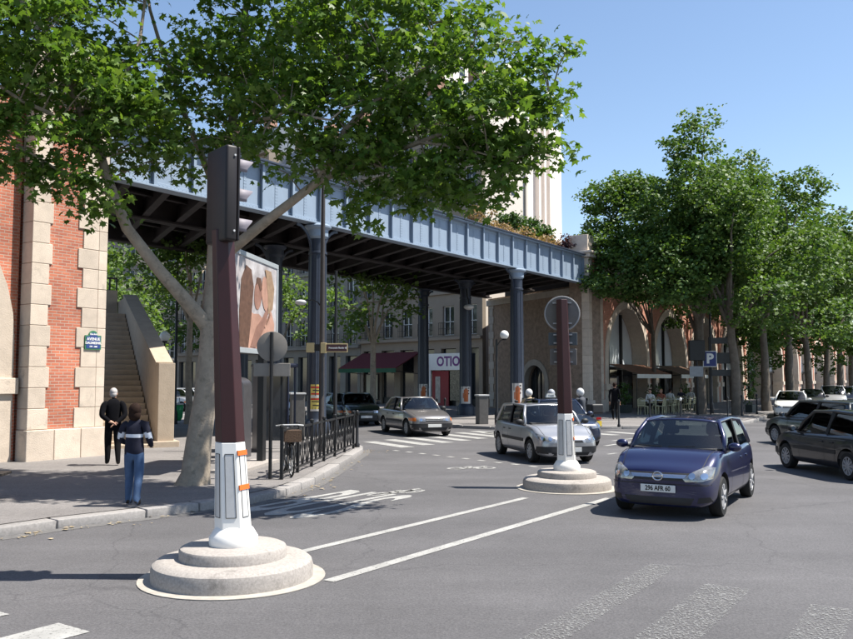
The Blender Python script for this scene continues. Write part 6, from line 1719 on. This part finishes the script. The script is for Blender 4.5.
human('pedestrian in long black coat walking past the café', g, R(70), 1.75, {'kneeL': (.12, .1, .5), 'ankL': (.15, .1, .09), 'toeL': (.32, .11, .035), 'heelL': (.11, .1, .04), 'ankR': (-.22, -.1, .12), 'toeR': (-.08, -.11, .04), 'heelR': (-.27, -.1, .08), 'kneeR': (-.04, -.1, .5), 'calfR': (-.12, -.1, .38),
      'chest': ((.0, 0, 1.30), (.15, .21)), 'waist': ((0, 0, 1.08), (.15, .19)), 'pelvis': ((0, 0, .93), (.16, .20))}, (m_coat, m_trou, m_shoe), m_hairb)
SIT = {'seated': 1, 'pelvis': (0, 0, .55), 'waist': (0, 0, .70), 'chest': (0, 0, .93), 'neck0': (.0, 0, 1.07), 'neck': (.0, 0, 1.13), 'skull': (.02, 0, 1.21), 'hipL': (.06, .1, .52), 'hipR': (.06, -.1, .52), 'kneeL': (.45, .12, .50), 'kneeR': (.45, -.12, .50), 'calfL': (.46, .12, .35), 'calfR': (.46, -.12, .35),
       'ankL': (.44, .12, .09), 'ankR': (.44, -.12, .09), 'toeL': (.60, .13, .035), 'toeR': (.60, -.13, .035), 'heelL': (.40, .12, .04), 'heelR': (.40, -.12, .04), 'shL': (-.01, .185, 1.03), 'shR': (-.01, -.185, 1.03),
       'elL': (.04, .25, .76), 'elR': (.04, -.25, .76), 'wrL': (.30, .2, .78), 'wrR': (.30, -.2, .78), 'paL': (.38, .19, .79), 'paR': (.38, -.19, .79)}
RIDE = dict(SIT); RIDE.update({'pelvis': (0, 0, .85), 'waist': (.03, 0, .99), 'chest': (.08, 0, 1.22), 'neck0': (.10, 0, 1.36), 'neck': (.11, 0, 1.41), 'skull': (.14, 0, 1.49), 'hipL': (.08, .12, .83), 'hipR': (.08, -.12, .83), 'kneeL': (.42, .20, .68), 'kneeR': (.42, -.20, .68), 'calfL': (.38, .21, .55), 'calfR': (.38, -.21, .55),
       'ankL': (.25, .21, .30), 'ankR': (.25, -.21, .30), 'toeL': (.41, .22, .25), 'toeR': (.41, -.22, .25), 'heelL': (.21, .21, .25), 'heelR': (.21, -.21, .25), 'shL': (.08, .20, 1.31), 'shR': (.08, -.20, 1.31), 'elL': (.26, .31, 1.10), 'elR': (.26, -.31, 1.10), 'wrL': (.50, .30, 1.06), 'wrR': (.50, -.30, 1.06), 'paL': (.57, .30, 1.06), 'paR': (.57, -.30, 1.06),
       'chest': ((.08, 0, 1.22), (.16, .215))})
# motorcycles
m_moto = car_paint('motorcycle_paint', (.03, .035, .05), .2)
def motorcycle(label, loc, rz, box=True):
    t = thing('motorcycle', label, 'motorcycle', loc, rz, 'motorcycles waiting behind the silver car')
    for x in (-.62, .72):
        w_ = MB().lathe([(.20, -.06), (.29, -.06), (.31, -.03), (.31, .03), (.29, .06), (.20, .06)], 24, (x, 0, .31), 'y', cap=False).build('wheel', m_tyre, t, smooth=40)
        MB().lathe([(.20, -.03), (.20, .03)], 18, (x, 0, .31), 'y').build('rim', m_alloy, w_)
    MB().ell((.15, 0, .78), (.42, .17, .20)).ell((.62, 0, .85), (.20, .18, .26)).build('tank', m_moto, t, smooth=True)
    MB().span((-.55, -.14, .72), (-.02, .14, .82)).build('seat', m_trim, t, bevel=.04)
    MB().ell((.08, 0, .45), (.34, .20, .22)).build('engine', m_panel, t, smooth=True)
    for s in (-1, 1):
        MB().tube([(.72, s * .09, .31), (.50, s * .09, 1.0)], .028, 8).build('fork', m_chrome, t); MB().tube([(.55, s * .02, 1.04), (.5, s * .38, 1.06)], .018, 6).build('handlebar', m_black, t)
        MB().ell((.56, s * .40, 1.22), (.03, .08, .05)).tube([(.52, s * .3, 1.06), (.56, s * .38, 1.2)], .01, 5).build('mirror', m_trim, t)
    mb = MB(); mb.prism([(.62, 1.0), (.82, .92), (.60, 1.36), (.54, 1.36)], -.18, .18, 'y'); mb.build('windshield', m_cglass, t, fix=True)
    MB().ell((.83, 0, .86), (.05, .10, .08)).build('headlight', m_lampc, t, smooth=True)
    MB().tube([(.0, -.16, .35), (-.4, -.2, .38), (-.85, -.2, .46)], [.03, .045, .05], 8).build('exhaust', m_chrome, t, smooth=True)
    if box: MB().span((-.98, -.24, .86), (-.55, .24, 1.20)).build('top_case', m_trim, t, bevel=.06, seg=3)
    MB().span((-1.02, -.10, .66), (-.98, .10, .74)).build('tail_light', m_tail, t, bevel=.01); MB().span((-1.04, -.1, .44), (-1.02, .1, .62)).build('number_plate', m_platey, t)
    MB().bar((-.4, 0, .66), (-1.0, 0, .60), .16, .06).build('mudguard', m_moto, t)
    return t
m_helm = mat('white_helmet', (.62, .62, .62), .25, .05, coat=.6); m_helmg = mat('silver_helmet', (.33, .34, .36), .25, .05, coat=.6)
m_jack = mat('tan_jacket', (.40, .31, .20), .85, .15, 8); m_jackg = mat('grey_jacket', (.06, .065, .08), .8, .2, 8)
g = at(583, 420, 30.5); rz = R(112)
motorcycle('motorcycle with black top case and yellow plate seen from behind', (g.x, g.y, 0), rz)
human('motorcyclist in dark jacket and white helmet seen from behind', (g.x, g.y, 0), rz, 1.78, RIDE, (m_jackg, m_trou, m_shoe), None, helmet=m_helm)
for px, Y, lb, j, hm, hr_ in ((530, 31.5, 'scooter rider in tan jacket and white helmet behind the silver car', m_jack, m_helm, R(95)), (552.5, 30.6, 'scooter rider in grey jacket and silver helmet behind the silver car', m_jackg, m_helmg, R(95))):
    g = at(px, 410, Y)
    motorcycle('scooter hidden behind the silver car under the ' + ('tan' if px < 540 else 'grey') + ' jacketed rider', (g.x, g.y, 0), hr_, False)
    human(lb, (g.x, g.y, 0), hr_, 1.74, RIDE, (j, m_trou, m_shoe), None, helmet=hm)

# ================================================================== café terrace
m_cane = mat('pale_cane', (.50, .46, .28), .7, .2, 20)
def cafe_chair(loc, rz, label):
    t = thing('cafe_chair', label, 'chair', loc, rz, 'cane chairs on the café terrace')
    MB().span((-.2, -.2, .44), (.2, .2, .47)).build('seat', m_cane, t, bevel=.01)
    mb = MB(); mb.tube([(-.19, -.2, .45), (-.24, -.19, .82), (-.25, 0, .90), (-.24, .19, .82), (-.19, .2, .45)], .02, 6)
    for k in range(4): mb.bar((-.21 - .01 * k, -.18, .52 + k * .09), (-.21 - .01 * k, .18, .52 + k * .09), .03, .05)
    mb.build('backrest', m_cane, t)
    for x, y in ((-.18, -.18), (-.18, .18), (.18, -.18), (.18, .18)): MB().tube([(x, y, .44), (x * 1.1, y * 1.1, 0)], .016, 6).build('leg', m_cane, t)
def cafe_table(loc, label):
    t = thing('cafe_table', label, 'table', loc, 0, 'round tables on the café terrace')
    MB().lathe([(.32, .72), (.32, .745)], 20).build('table_top', m_white, t); MB().lathe([(.2, 0), (.19, .03), (.03, .05), (.03, .72)], 12).build('pedestal', m_black, t)
m_shw = mat('white_shirt', (.62, .60, .56), .9, .1); m_shr = mat('rust_shirt', (.30, .10, .06), .9, .1); m_shd = mat('dark_shirt', (.03, .03, .05), .9, .1)
rowt = ['left end', 'second', 'middle', 'fourth', 'fifth', 'right end']
for i in range(6):
    b_ = VF(23.2 + i * 1.35, -3.3 - .15 * (i % 2), PAVE)
    cafe_table(b_, f'white round café table on the terrace, {rowt[i]} of the row')
    cafe_chair(b_ + DV * .62, ANG + math.pi, f'pale cane chair on the far side of the {rowt[i]} café table'); cafe_chair(b_ - DV * .62, ANG, f'pale cane chair on the near side of the {rowt[i]} café table')
    cafe_chair(b_ - NV * .75, ANG + R(90), f'pale cane chair on the street side of the {rowt[i]} café table')
for i, sgn, top, hr_, lb in ((0, 1, m_shw, m_hairb, 'café guest in white shirt at the left end table'), (1, 1, m_shr, mat('fair_hair', (.30, .16, .07), .7), 'fair haired café guest in rust shirt at the second table'), (3, -1, m_shw, m_hairb, 'café guest in white shirt at the fourth table'), (4, 1, m_shd, m_hairb, 'café guest in dark shirt at the fifth table'), (5, 1, m_shw, m_hairb, 'café guest in white shirt at the right end table')):
    b_ = VF(23.2 + i * 1.35, -3.3 - .15 * (i % 2), PAVE); d_ = DV * .60 * sgn
    S_ = dict(SIT)
    human(lb, b_ + d_, ANG + (math.pi if sgn > 0 else 0), 1.72, {k_: v_ for k_, v_ in S_.items()}, (top, m_trou, m_shoe), hr_)
# planters and climbing plants on the terrace edge
def planter(label, c, h=1.5, n=700):
    t = thing('planter', label, 'plant', c, ANG)
    MB().span((-.5, -.2, 0), (.5, .2, .45)).build('box', mat('planter_dark', (.04, .05, .045), .7), t, bevel=.02)
    pos_, _ = clump_points([((0, 0, .45 + h * .5), (.5, .3, h * .5), n / 20 / .45)], 20, .13)
    link('foliage', leaves_mesh('foliage', pos_, nrg.uniform(.08, .17, len(pos_)), m_dkleaf, LEAFQ, .3), t)
planter('leafy planter under the first awning', VF(24.5, -1.6, PAVE), 1.3); planter('leafy planter between the two awnings', VF(30.4, -1.2, PAVE), 1.4)
planter('tall climbing plant between the plane trunks', at(751, 413, 49).xy.to_3d() + Vector((0, 0, PAVE)), 3.2, 900); planter('leafy planter in front of the second awning', VF(33.2, -2.4, PAVE), 1.2)
